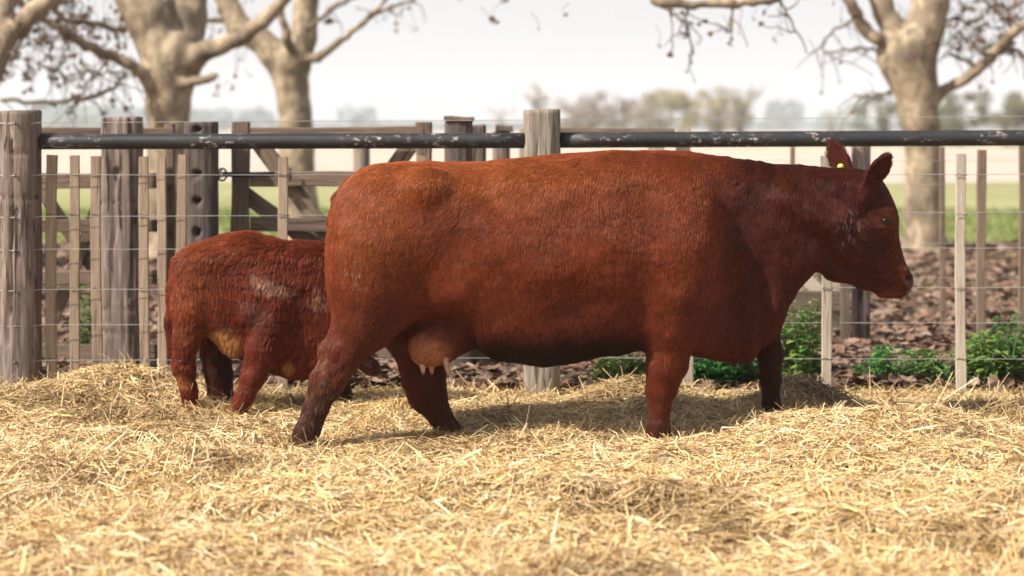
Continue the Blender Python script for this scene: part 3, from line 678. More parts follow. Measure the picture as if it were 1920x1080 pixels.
def fur(name, V, Q, Nn, colv, flow, length, N, parent, m, dens=None, clump=0.016, clumpk=0.55, r0=0.0006, lift=0.35, wild=0.25, K=5):
    T, w = sample_surface(V, Q, N, dens)
    ip = lambda A: (A[T]*(w[:, :, None] if A.ndim == 2 else w)).sum(1)
    P = ip(V); n = ip(Nn); n /= np.linalg.norm(n, axis=1, keepdims=True); c = ip(colv); fl = ip(flow); L = ip(length)*rng.uniform(0.65, 1.25, N)
    wob = np.stack([vnoise(P, 22, 101, 2), vnoise(P, 22, 102, 2), vnoise(P, 22, 103, 2)], 1)*0.5+np.stack([vnoise(P, 6, 104), vnoise(P, 6, 105), vnoise(P, 6, 106)], 1)*0.5
    fl = fl+wob*0.9*wild*2+rng.normal(0, wild*0.5, (N, 3)); fl = fl-n*(fl*n).sum(1, keepdims=True); fl /= np.linalg.norm(fl, axis=1, keepdims=True)+1e-9
    lf = lift*rng.uniform(0.5, 1.5, N)*(1+0.6*vnoise(P, 16, 108, 2))
    t = np.linspace(0, 1, K)
    pts = P[:, None]-n[:, None]*0.001+L[:, None, None]*(fl[:, None]*(t[None, :, None]**1.15)+n[:, None]*(lf[:, None, None]*(t-0.45*t*t)[None, :, None]))
    # clumping: tips drift towards the tip of a shared lock
    cs = clump; J = np.floor(P/(cs*np.array([1, 1, 3.0]))+0.9*np.stack([vnoise(P, 35, 111), vnoise(P, 35, 112), vnoise(P, 35, 113)], 1)).astype(np.int64)
    key = (J[:, 0]*73856093) ^ (J[:, 1]*19349663) ^ (J[:, 2]*83492791)
    _, inv = np.unique(key, return_inverse=True); inv = inv.ravel(); cnt = np.bincount(inv)
    tipm = np.stack([np.bincount(inv, pts[:, -1, i])/cnt for i in range(3)], 1)[inv]
    dl = tipm-pts[:, -1]; ck = clumpk*rng.uniform(0.5, 1.0, N)
    pts = pts+dl[:, None]*(ck[:, None, None]*(t**1.6)[None, :, None])
    rr = hash3(inv, inv*0, inv*0, 9)
    c = c*(0.70+0.48*rr+0.28*rng.random(N))[:, None]
    h = bpy.data.hair_curves.new(name); h.add_curves([K]*N)
    pp = pts-np.array(parent.location)[None, None]
    h.points.foreach_set('position', pp.astype(np.float32).ravel())
    ra = h.attributes.get('radius') or h.attributes.new('radius', 'FLOAT', 'POINT')
    ra.data.foreach_set('value', (r0*np.array([1, 1, 0.85, 0.6, 0.25] if K == 5 else np.linspace(1, .2, K))[None]*rng.uniform(0.8, 1.2, N)[:, None]).astype(np.float32).ravel())
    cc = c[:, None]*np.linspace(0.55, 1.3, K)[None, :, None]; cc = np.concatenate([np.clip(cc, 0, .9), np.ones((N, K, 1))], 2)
    at = h.attributes.new('col', 'FLOAT_COLOR', 'POINT'); at.data.foreach_set('color', cc.astype(np.float32).ravel())
    h.materials.append(m); o = bpy.data.objects.new(name, h); C.objects.link(o); o.parent = parent
    return o

def fur_mat(name, skin=False):
    m, nt, bs = mat(name); nt.links.new(attr_col(nt), bs.inputs['Base Color'])
    bs.inputs['Roughness'].default_value = 0.36 if not skin else 0.6; bs.inputs['Specular IOR Level'].default_value = 0.17 if not skin else 0.08
    if skin:
        g = nt.nodes.new('ShaderNodeNewGeometry'); bump(nt, bs, noise(nt, g.outputs['Position'], 120, 3, 0.7, (1, 1, 0.35)), 0.5, 0.004)
    return m
M['fur'] = fur_mat('cattle_hair'); M['hide'] = fur_mat('cattle_hide', True)

def rotm(x, y):
    """frame with columns x, y', x cross y"""
    x = np.array(x, float); x /= np.linalg.norm(x); y = np.array(y, float); y -= x*(x@y); y /= np.linalg.norm(y); z = np.cross(x, y)
    return np.stack([x, y, z], 1)

# ------------------------------------------------------------------ the cow
def cow():
    def ymid(x):
        x = np.asarray(x, float); return 9.08+0.05*x+0.20*np.maximum(0, x-1.25)**1.5
    base = empty('cow', (0.3, 9.08, 0.0), 'big red-brown cow in full side view, walking right across the straw', 'cow')
    fd = Field((-1.16, 8.5, -0.08), (1.98, 9.95, 1.48), 0.0095)
    out = [(618, 470), (622, 415), (632, 372), (650, 343), (674, 322), (706, 311), (760, 306), (830, 305), (900, 303), (965, 298), (1035, 290), (1100, 285), (1180, 283), (1260, 284), (1320, 289),
           (1380, 298), (1440, 305), (1500, 310), (1560, 316), (1605, 318), (1640, 326), (1658, 345), (1673, 374), (1682, 405), (1683, 440), (1690, 472), (1700, 500), (1711, 519), (1711, 536), (1702, 550),
           (1690, 557), (1672, 558), (1650, 556), (1636, 546), (1612, 542), (1592, 530), (1572, 527), (1550, 519), (1534, 506), (1513, 522), (1494, 546), (1478, 575), (1466, 604), (1444, 640), (1420, 660), (1398, 678), (1372, 681), (1335, 674), (1295, 664),
           (1240, 656), (1190, 655), (1130, 662), (1080, 673), (1030, 680), (975, 676), (925, 664), (893, 640), (868, 608), (828, 594), (780, 600), (740, 618), (690, 632), (648, 622), (630, 590), (622, 530)]
    ctrl = [(622, 450, .17, .12, 22), (640, 380, .17, .12), (650, 500, .24, .15), (660, 590, .20, .12), (700, 345, .26, .13), (720, 440, .33, .22), (740, 560, .22, .15), (800, 360, .33, .17), (810, 480, .335, .24), (800, 570, .30, .12),
            (880, 350, .345, .2), (900, 500, .385, .26), (900, 600, .30, .16), (1000, 350, .35, .22), (1020, 480, .42, .33), (1010, 620, .36, .22), (1120, 350, .32, .2), (1130, 480, .405, .33), (1130, 610, .34, .2),
            (1220, 350, .26, .15), (1240, 450, .35, .25), (1230, 600, .30, .18), (1310, 350, .19, .12), (1310, 470, .30, .22), (1310, 600, .24, .15), (1370, 350, .13, .10), (1380, 450, .165, .14), (1370, 560, .165, .13), (1375, 650, .10, .09),
            (1430, 340, .12, .1), (1440, 430, .165, .13), (1430, 540, .16, .12), (1430, 620, .09, .08), (1500, 340, .10, .09), (1500, 420, .135, .12), (1490, 510, .09, .08),
            (1560, 345, .10, .08), (1570, 400, .125, .1, 35), (1585, 455, .115, .09, 35), (1560, 500, .06, .06, 20), (1625, 345, .10, .06, 30), (1650, 380, .112, .055, 25), (1662, 412, .112, .05, 20), (1630, 470, .095, .07, 30),
            (1600, 520, .05, .045, 20), (1670, 460, .072, .045, 20), (1650, 500, .066, .05, 20), (1690, 500, .066, .045, 15), (1698, 528, .074, .045, 15), (1670, 545, .05, .035, 18), (1645, 545, .045, .03, 15)]
    w2 = inflate(fd, out, ctrl, ymid)
    def P(px, py, off=0.0):
        """point at picture position on the plane lying off metres from the body's middle (minus = nearer)"""
        x, z = w2(px, py); d = float(ymid(x))+off
        return np.array([(px-960)*d/F, d, H-(py-240)*d/F])
    fd.blur(2)
    # thighs, stifle and hind legs
    def chain(nodes, off, k0=0.05):
        for (a, b) in zip(nodes[:-1], nodes[1:]):
            oa = a[4] if len(a) > 4 else off; ob = b[4] if len(b) > 4 else off
            fd.cone(P(a[0], a[1], oa), P(b[0], b[1], ob), a[2], b[2], k=a[3])
    fd.ell(P(700, 500, -.17), (.19, .16, .30), .10); fd.ell(P(715, 510, .17), (.19, .16, .30), .10)
    chain([(690, 560, .14, .08, -.17), (678, 612, .110, .05, -.19), (643, 662, .090, .03, -.21), (616, 715, .074, .03, -.23), (593, 765, .057, .02, -.25), (574, 812, .053, .02, -.27), (566, 838, .056, .02, -.27), (560, 856, .050, .02, -.28)], 0)
    fd.cone(P(690, 610, -.345), P(628, 682, -.300), .014, .012, .02, op='carve'); fd.cone(P(628, 700, -.30), P(596, 765, -.315), .010, .008, .015, op='carve'); fd.ell(P(660, 668, -.25), (.035, .035, .045), .02); fd.ell(P(583, 800, -.27), (.045, .058, .03), .02)
    fd.ell(P(1236, 795, -.2), (.045, .05, .03), .02); fd.cone(P(1262, 735, -.24), P(1252, 785, -.235), .008, .006, .012, op='carve')
    fd.cone(P(640, 640, -.20), P(609, 657, -.21), .045, .026, .05)
    chain([(740, 560, .14, .08, .13), (772, 630, .105, .05, .15), (793, 690, .098, .04, .17), (800, 735, .088, .03, .17), (822, 775, .060, .02, .17), (840, 806, .053, .02, .16), (850, 826, .058, .02, .15), (860, 846, .052, .02, .15)], 0)
    fd.cone(P(775, 700, .17), P(764, 716, .17), .04, .03, .03)
    # shoulder, elbow and fore legs
    fd.ell(P(1285, 470, -.21), (.17, .115, .27), .10, rotm((1, 0, .0), (0, 1, 0))); fd.ell(P(1290, 470, .2), (.17, .12, .27), .10)
    fd.ell(P(1262, 560, -.22), (.135, .10, .16), .06)
    chain([(1262, 560, .13, .05, -.2), (1257, 620, .108, .04, -.2), (1250, 680, .086, .03, -.2), (1243, 722, .064, .03, -.2), (1238, 760, .046, .02, -.2), (1234, 800, .042, .02, -.2), (1236, 830, .048, .02, -.2), (1240, 850, .050, .02, -.21)], 0)
    chain([(1400, 540, .12, .06, .12), (1430, 610, .075, .04, .17), (1444, 660, .058, .03, .20), (1445, 710, .050, .02, .22), (1446, 750, .044, .02, .22), (1450, 790, .046, .02, .22), (1455, 810, .048, .02, .22)], 0)
    # udder
    fd.ell(P(822, 632, -.02), (.118, .14, .118), .045); fd.ell(P(800, 650, -.08), (.085, .09, .085), .04); fd.ell(P(865, 622, -.02), (.10, .13, .085), .05)
    # fold in front of the thigh, groove behind the shoulder
    fd.cone(P(765, 600, -.40), P(875, 430, -.465), .06, .05, .14, op='carve')
    fd.cone(P(1198, 620, -.40), P(1200, 500, -.47), .05, .04, .08, op='carve')
    fd.ell(P(920, 355, -.40), (.16, .06, .10), .08, op='carve')
    fd.ell(P(800, 345, -.27), (.07, .06, .06), .08)
    fd.cone(P(1405, 430, -.30), P(1405, 580, -.28), .07, .07, .16, op='carve')
    fd.cone(P(1480, 370, -.11), P(1560, 420, -.12), .07, .06, .06)
    # tail head and tail lying against the rump
    tl = [(655, 345, .030), (634, 372, .026), (624, 410, .022), (619, 470, .020), (620, 530, .018), (628, 585, .015)]
    for a, b in zip(tl[:-1], tl[1:]): fd.cone(P(a[0], a[1], .04), P(b[0], b[1], .05), a[2], b[2], .02)
    # head: brow, cheek, mouth, muzzle
    hw = lambda px, py, o: P(px, py, o)
    fd.ell(hw(1592, 462, -.075), (.085, .05, .10), .04); fd.ell(hw(1592, 462, .075), (.085, .05, .10), .04)
    for sgn in (-1, 1):
        fd.ell(hw(1662, 475, sgn*.112), (.035, .036, .075), .025, op='carve'); fd.ell(hw(1628, 400, sgn*.135), (.03, .025, .035), .03, op='carve')
        fd.cone(hw(1612, 520, sgn*.085), hw(1548, 470, sgn*.135), .022, .028, .025, op='carve'); fd.ell(hw(1688, 505, sgn*.05), (.03, .03, .02), .015)
    fd.cone(hw(1640, 505, -.06), hw(1610, 430, -.095), .022, .028, .03)
    fd.ell(hw(1662, 398, -.098), (.045, .026, .022), .02); fd.ell(hw(1662, 398, .098), (.045, .026, .022), .02)
    for sgn in (-1, 1):
        fd.ell(hw(1660, 414, sgn*.103), (.037, .028, .031), .010); fd.cone(hw(1640, 392, sgn*.10), hw(1674, 394, sgn*.092), .016, .014, .012)
        fd.ell(hw(1661, 414, sgn*.136), (.030, .026, .019), .004, op='carve')
    fd.ell(hw(1698, 524, -.048), (.028, .032, .04), .02); fd.ell(hw(1698, 524, .048), (.028, .032, .04), .02)
    fd.ell(hw(1706, 521, -.066), (.016, .024, .015), .006, op='carve'); fd.ell(hw(1709, 520, .062), (.012, .02, .015), .008, op='carve')
    fd.cone(hw(1634, 541, -.062), hw(1672, 546, -.062), .010, .010, .010, op='carve'); fd.cone(hw(1672, 546, -.062), hw(1706, 543, -.072), .010, .010, .010, op='carve')
    fd.cone(hw(1652, 549, -.03), hw(1688, 551, -.03), .022, .020, .02)
    # ears
    def ear(b, t, wid, thick, nrm, curve):
        b = np.array(b); t = np.array(t); ax = (t-b); L = np.linalg.norm(ax); ax /= L; R = rotm(ax, nrm)
        fd.cone(b-ax*0.03, b+ax*0.03, .034, .03, .025)
        c = b+ax*L*0.52; fd.ell(c, (L*0.56, thick, wid), .012, R)
        fd.ell(c+R[:, 1]*thick*0.95+ax*0.01, (L*0.42, thick*0.75, wid*0.68), .008, R, op='carve')
    ear(P(1628, 358, -.11), P(1659, 292, -.21), .066, .018, (0.45, -0.85, 0.1), 0)
    ear(P(1590, 340, .10), P(1562, 266, .20), .062, .016, (0.1, -0.98, 0.1), 0)
    fd.blur(1)
    V, Q = fd.surface(); V = smooth_mesh(V, Q, 2); Nn = vnormals(V, Q)
    # projected picture coordinates of every vertex, used to place markings and relief on the hide
    px = V[:, 0]/V[:, 1]*F+960; py = 240-(V[:, 2]-H)/V[:, 1]*F; near = V[:, 1] < ymid(V[:, 0])
    g = lambda cx, cy, sx, sy: np.exp(-((px-cx)/sx)**2-((py-cy)/sy)**2)
    # relief: muscles, ribs, wrinkles
    bumpf = 0.012*vnoise(V, 5, 201, 2)+0.004*vnoise(V, 16, 202, 2)
    wr = vnoise(V*np.array([1, 1, .3]), 26, 203, 2)*sm(px, 1340, 1400)*(1-sm(px, 1580, 1620))*0.0045
    bumpf = bumpf*(1-0.7*sm(px, 1560, 1620)) + wr
    bumpf += 0.012*g(725, 335, 55, 32)+0.022*g(680, 480, 45, 80)-0.014*g(800, 540, 35, 35)+0.008*g(850, 540, 60, 40)-0.018*g(900, 350, 40, 30)+0.022*g(965, 335, 45, 25)-0.012*g(1080, 560, 40, 60)+.010*g(1000, 520, 40, 80)-.014*g(1195, 580, 18, 60)+.012*g(890, 440, 35, 60)-.010*g(900, 540, 30, 50)
    W3 = V*np.array([1, 1, .4]); bumpf += 0.0018*vnoise(W3, 50, 205, 2)*(1-0.4*sm(px, 1600, 1650))
    bumpf += 0.012*g(1285, 450, 35, 80)-0.010*g(1350, 520, 40, 90)+.026*g(1408, 620, 13, 55)-.018*g(1388, 610, 11, 60)-.018*g(1430, 590, 11, 60)+.014*g(1455, 570, 12, 50)-.010*g(1330, 560, 12, 70)+.012*g(1240, 700, 30, 22)-.010*g(1300, 610, 14, 30)
    V = V+Nn*bumpf[:, None]; V = smooth_mesh(V, Q, 1); Nn = vnormals(V, Q)
    # colour of the coat
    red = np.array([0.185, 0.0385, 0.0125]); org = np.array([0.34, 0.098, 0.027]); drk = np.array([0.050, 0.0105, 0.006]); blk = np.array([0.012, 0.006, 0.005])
    n1 = vnoise(V, 3.5, 211, 3)[:, None]; n2 = vnoise(V, 14, 212, 2)[:, None]
    c = red*(1+0.22*n1+0.10*n2)
    def blend(c, t, col): t = np.clip(t, 0, 1)[:, None]; return c*(1-t)+col*t
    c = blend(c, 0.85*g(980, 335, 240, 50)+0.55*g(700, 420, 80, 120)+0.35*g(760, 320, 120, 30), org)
    c = blend(c, 0.86*sm(px+30*vnoise(V, 4, 230, 2), 1310, 1400)*(1-sm(px, 1640, 1690)*0.6), drk*1.15); c = blend(c, 0.60*sm(py+40*vnoise(V, 5, 231, 2), 500, 630)*(1-.7*g(1250, 560, 45, 140)), drk*1.8)  # darker neck hair, plus shade painted into neck, chest and lower flank
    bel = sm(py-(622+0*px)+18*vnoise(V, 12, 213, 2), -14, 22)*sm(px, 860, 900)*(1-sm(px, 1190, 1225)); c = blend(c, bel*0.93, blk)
    leg = sm(py, 640, 700)*(px < 905); mud = sm(vnoise(V, 18, 214, 3)+sm(py, 640, 800)*1.2, 0.25, 0.9)*leg*np.where(px > 745, .45, 1)
    c = blend(c, mud*0.75, np.array([0.052, 0.026, 0.013]))
    c = blend(c, ((vnoise(V, 60, 219, 2) > .30)*leg*sm(py, 650, 720)*near)*.5, np.array([.26, .17, .11]))
    mud2 = sm(py+25*vnoise(V, 20, 215, 2), 720, 790)*(px > 905); c = blend(c, mud2*0.55, np.array([0.07, 0.028, 0.018]))
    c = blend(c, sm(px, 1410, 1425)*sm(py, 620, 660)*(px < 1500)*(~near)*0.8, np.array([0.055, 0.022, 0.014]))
    ud = sm(g(808, 655, 55, 42), 0.35, 0.75)*(V[:, 1] < 9.1); ud = sm(g(806, 656, 56, 40)+0.3*vnoise(V, 25, 218, 2), 0.30, 0.95)*(V[:, 1] < 9.1); c = blend(c, ud*0.85, np.array([0.54, 0.215, 0.100]))
    c = blend(c, 0.75*(sm(px, 1655, 1664)*(py < 330) + ((px > 1530) & (px < 1553) & (py < 312))), drk*.7); c = blend(c, 0.45*sm(px, 1580, 1640)*(py > 330), drk*1.2); c = blend(c, .6*g(1670, 550, 22, 7), np.array([.22, .045, .03]))
    c = blend(c, sm(g(1706, 532, 12, 20), 0.45, 0.8)*0.8, np.array([0.20, 0.10, 0.085]))
    c = blend(c, sm(g(1703, 521, 7, 8), .4, .8)*.95*near, np.array([.012, .008, .008]))
    c = blend(c, sm(g(1660, 414, 30, 24), 0.45, 0.9)*0.5, np.array([.27, .085, .04]))
    c = blend(c, sm(g(1662, 414, 17, 12), 0.45, 0.9)*0.85, np.array([0.035, 0.018, 0.015]))
    fle = (vnoise(V, 120, 216) > 0.46)*(sm(g(1590, 425, 26, 45), .3, .8)+sm(g(668, 520, 35, 60), .4, .9)*0.8+sm(g(730, 335, 14, 16), .4, .8)+sm(g(1570, 370, 16, 9), .3, .7)+.6*sm(g(600, 690, 30, 60), .5, .9))*near
    c = blend(c, fle*0.55, np.array([0.55, 0.42, 0.33])); c = np.clip(c, 0.004, 0.9)
    V0 = V
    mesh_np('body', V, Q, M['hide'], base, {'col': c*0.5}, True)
    # hair flow and length
    n = len(V); flow = np.zeros((n, 3)); flow[:] = (-0.25, 0, -1.0)
    flow[:, 0] += -0.5*sm(Nn[:, 2], 0.2, 0.9); hd = sm(px, 1560, 1640)[:, None]; flow = flow*(1-hd)+hd*np.array([-0.25, 0, -0.9])
    flow += np.stack([vnoise(V, 3, 221, 2), 0*px, 0.4*vnoise(V, 3, 222, 2)], 1)*0.55
    L = np.full(n, 0.020); L = L-0.009*sm(px, 1570, 1640)+0.002*g(808, 655, 60, 45)+0.030*bel+0.009*sm(py, 640, 720)*(px < 905)+.010*sm(py, 650, 700)*(px > 905)
    L += 0.006*sm(px, 1360, 1450)*(1-sm(px, 1540, 1600))
    earz = (sm(px, 1640, 1650)*(py < 335) > 0.5) | ((px > 1530) & (px < 1596) & (py < 312)); L = np.where(earz, 0.036, L); flow[earz] = (0.3, 0, 0.6)
    flow[(earz) & (px < 1600)] = (-0.3, 0, 0.8)
    L = np.where(g(1706, 530, 14, 22) > 0.6, 0.003, L); L = np.where(g(1662, 414, 11, 8) > 0.6, 0.002, L)
    L = np.where(py > 815, np.minimum(L, 0.025), L); L += 0.016*g(640, 365, 12, 25)
    dens = np.where(near, 1.0, 0.35)*np.where(V[:, 2] < 0.0, 0.1, 1)*(1+0.8*sm(px, 1500, 1600))
    if 'nofur' not in ONLY:
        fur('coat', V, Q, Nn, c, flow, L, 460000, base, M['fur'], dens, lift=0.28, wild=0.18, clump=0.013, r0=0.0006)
    # teats, eyes, tag
    tm = simple('teat_skin', (0.47, 0.27, 0.19), 0.6, 0, 45, 0.35)
    for (a, b, r, o) in (((789, 664), (794, 702), .014, -.13), ((829, 655), (842, 704), .0135, -.14), ((808, 666), (810, 702), .014, .0)):
        p0, p1 = P(a[0], a[1]-6, o+.045), P(*b, o); A = Acc(); A.tube([p0+(p1-p0)*t for t in np.linspace(0, 1, 7)], np.array([2.0, 1.6, 1.3, 1.1, .95, .75, .3])*r, 12); A.build('teat', tm, base)
    em, ent, ebs = mat('dark_eye'); ebs.inputs['Base Color'].default_value = (0.018, 0.009, 0.007, 1); ebs.inputs['Roughness'].default_value = 0.12; ebs.inputs['Specular IOR Level'].default_value = 0.25
    for sgn in (-1, 1):
        cpt = P(1661, 414, sgn*.113); th, ph = np.meshgrid(np.linspace(0, np.pi, 13), np.linspace(0, 2*np.pi, 17)[:-1], indexing='ij')
        S = np.stack([np.sin(th)*np.cos(ph), np.sin(th)*np.sin(ph), np.cos(th)], 2).reshape(-1, 3)*np.array([.024, .018, .0185])+cpt
        i = np.arange(13*16).reshape(13, 16); q = np.stack([i[:-1], i[1:], np.roll(i[1:], -1, 1), np.roll(i[:-1], -1, 1)], 2).reshape(-1, 4); mesh_np('eye', S, q, em, base)
    ym = simple('yellow_tag', (0.80, 0.72, 0.12), 0.4, 0, 10, 0.05)
    A = Acc(); c0 = P(1576, 313, .125); nr = np.array([.1, -.99, .05]); A.tube([c0, c0+nr*0.006], 0.0155, 20); A.build('ear_tag', ym, base)

# ------------------------------------------------------------------ the calf
def calf():
    ymid = lambda x: 9.95+0.0*np.asarray(x, float)
    base = empty('calf', (-1.1, 9.95, 0.0), 'shaggy red-brown calf with its head hidden behind the cow hind legs', 'calf')
    fd = Field((-1.95, 9.45, -0.05), (-0.45, 10.55, 1.05), 0.0095)
    out = [(318, 530), (320, 495), (332, 474), (358, 459), (392, 447), (430, 438), (468, 437), (505, 446), (540, 454), (580, 456), (622, 468), (645, 510), (655, 560), (664, 612), (680, 656), (700, 680), (708, 694), (698, 705), (680, 700),
           (660, 686), (640, 696), (600, 706), (550, 712), (505, 700), (470, 680), (430, 662), (400, 640), (372, 615), (350, 620), (330, 610), (318, 580)]
    ctrl = [(325, 530, .11, .09, 25), (360, 500, .15, .12), (350, 590, .13, .1), (430, 480, .16, .12), (430, 570, .19, .15), (440, 630, .13, .1), (520, 490, .15, .12), (520, 590, .18, .15), (540, 680, .12, .09), (600, 520, .12, .1), (620, 620, .13, .12), (665, 640, .09, .06), (700, 690, .055, .045, 25)]
    w2 = inflate(fd, out, ctrl, ymid)
    P = lambda px, py, off=0.0: np.array([(px-960)*(9.95+off)/F, 9.95+off, H-(py-240)*(9.95+off)/F])
    fd.blur(2)
    def chain(nodes):
        for a, b in zip(nodes[:-1], nodes[1:]): fd.cone(P(a[0], a[1], a[3]), P(b[0], b[1], b[3]), a[2], b[2], .035)
    fd.ell(P(352, 560, -.08), (.09, .08, .15), .06)
    chain([(352, 580, .085, -.09), (342, 640, .060, -.11), (339, 690, .050, -.12), (346, 730, .036, -.12), (352, 775, .034, -.12), (356, 800, .034, -.12)])
    chain([(380, 590, .07, .10), (395, 650, .06, .12), (402, 700, .065, .13), (405, 740, .06, .13), (410, 770, .05, .13)])
    fd.ell(P(505, 560, -.12), (.10, .07, .13), .06)
    chain([(500, 610, .080, -.14), (487, 655, .072, -.17), (468, 705, .054, -.19), (450, 745, .042, -.21), (434, 780, .038, -.22), (425, 806, .038, -.22)])
    chain([(600, 640, .08, .1), (625, 700, .05, .12), (638, 745, .04, .12), (642, 785, .038, .12)])
    fd.ell(P(460, 590, -.17), (.035, .03, .04), .05, op='union')
    for a, b in zip([(322, 490), (314, 540), (312, 600)], [(314, 540), (312, 600), (316, 660)]): fd.cone(P(*a), P(*b), .022, .022, .02)
    fd.blur(1)
    V, Q = fd.surface(); V = smooth_mesh(V, Q, 2); Nn = vnormals(V, Q)
    V = V+Nn*(0.010*vnoise(V, 7, 301, 2)+0.004*vnoise(V, 22, 302, 2))[:, None]; Nn = vnormals(V, Q)
    px = V[:, 0]/V[:, 1]*F+960; py = 240-(V[:, 2]-H)/V[:, 1]*F; near = V[:, 1] < 9.97
    g = lambda cx, cy, sx, sy: np.exp(-((px-cx)/sx)**2-((py-cy)/sy)**2)
    red = np.array([0.155, 0.029, 0.012]); n1 = vnoise(V, 4, 311, 3)[:, None]; c = red*(1+0.25*n1)
    def blend(c, t, col): t = np.clip(t, 0, 1)[:, None]; return c*(1-t)+col*t
    c = blend(c, 0.7*g(350, 560, 40, 90)+0.4*g(420, 460, 80, 30), np.array([0.30, 0.080, 0.024]))
    c = blend(c, sm(g(412, 645, 44, 36), 0.35, 0.65)*(V[:, 1] < 10.0)*(py > 598), np.array([0.42, 0.21, 0.075])); c = blend(c, 0.8*((V[:, 1] > 9.99) & (px > 370) & (py > 650)), np.array([0.05, 0.018, 0.010])); c = blend(c, 0.7*sm(px, 650, 680), np.array([0.06, 0.02, 0.012])); c = blend(c, sm(g(535, 690, 14, 16), 0.3, 0.7)*.7, np.array([0.5, 0.24, 0.07]))  # includes far legs darkened: their shade is put into the colour
    c = blend(c, 0.9*sm(g(335, 715, 22, 18), 0.4, 0.8), np.array([0.42, 0.17, 0.05]))
    wet = sm(g(500-0*px, 535+(px-500)*.35, 66, 22)+0.6*vnoise(V*np.array([1.6, 1, .8]), 45, 312, 2), 0.5, 1.05)*near; c = blend(c, wet*0.8, np.array([0.34, 0.20, 0.135]))
    wet2 = sm(g(590, 560, 28, 34)+0.7*vnoise(V, 50, 313, 2), 0.7, 1.1)*near; c = blend(c, wet2*0.7, np.array([0.45, 0.29, 0.19]))
    c = blend(c, 0.6*g(475, 590, 30, 30), np.array([0.085, 0.028, 0.018])); c = np.clip(c, 0.004, .9)  # shade at the shoulder, painted as a dark patch
    mesh_np('body', V, Q, M['hide'], base, {'col': c*0.5}, True)
    n = len(V); flow = np.zeros((n, 3)); flow[:] = (-0.35, 0, -1); flow += np.stack([vnoise(V, 5, 321, 2), 0*px, 0.5*vnoise(V, 5, 322, 2)], 1)*0.8
    flow[:, 0] -= 0.8*sm(Nn[:, 2], 0.3, 0.9)
    L = np.full(n, 0.029)+0.03*g(412, 650, 40, 30)-0.014*sm(py, 640, 720)
    base.location.x += 0.018
    if 'nofur' not in ONLY:
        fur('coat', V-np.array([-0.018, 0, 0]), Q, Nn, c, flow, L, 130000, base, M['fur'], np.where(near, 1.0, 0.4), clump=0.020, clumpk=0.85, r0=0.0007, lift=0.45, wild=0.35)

# ------------------------------------------------------------------ trees near the fence
def limb_path(pts, n=10, jit=0.02, seed=0):
    P = np.array(pts, float); r = np.random.default_rng(seed); out = []
    for i in range(len(P)-1):
        p0 = P[max(i-1, 0)]; p1 = P[i]; p2 = P[i+1]; p3 = P[min(i+2, len(P)-1)]
        for s in range(n):
            t = s/n; out.append(0.5*((2*p1)+(-p0+p2)*t+(2*p0-5*p1+4*p2-p3)*t*t+(-p0+3*p1-3*p2+p3)*t**3))
    out.append(P[-1]); out = np.array(out); out[1:-1, :3] += r.normal(0, jit, (len(out)-2, 3)); return out

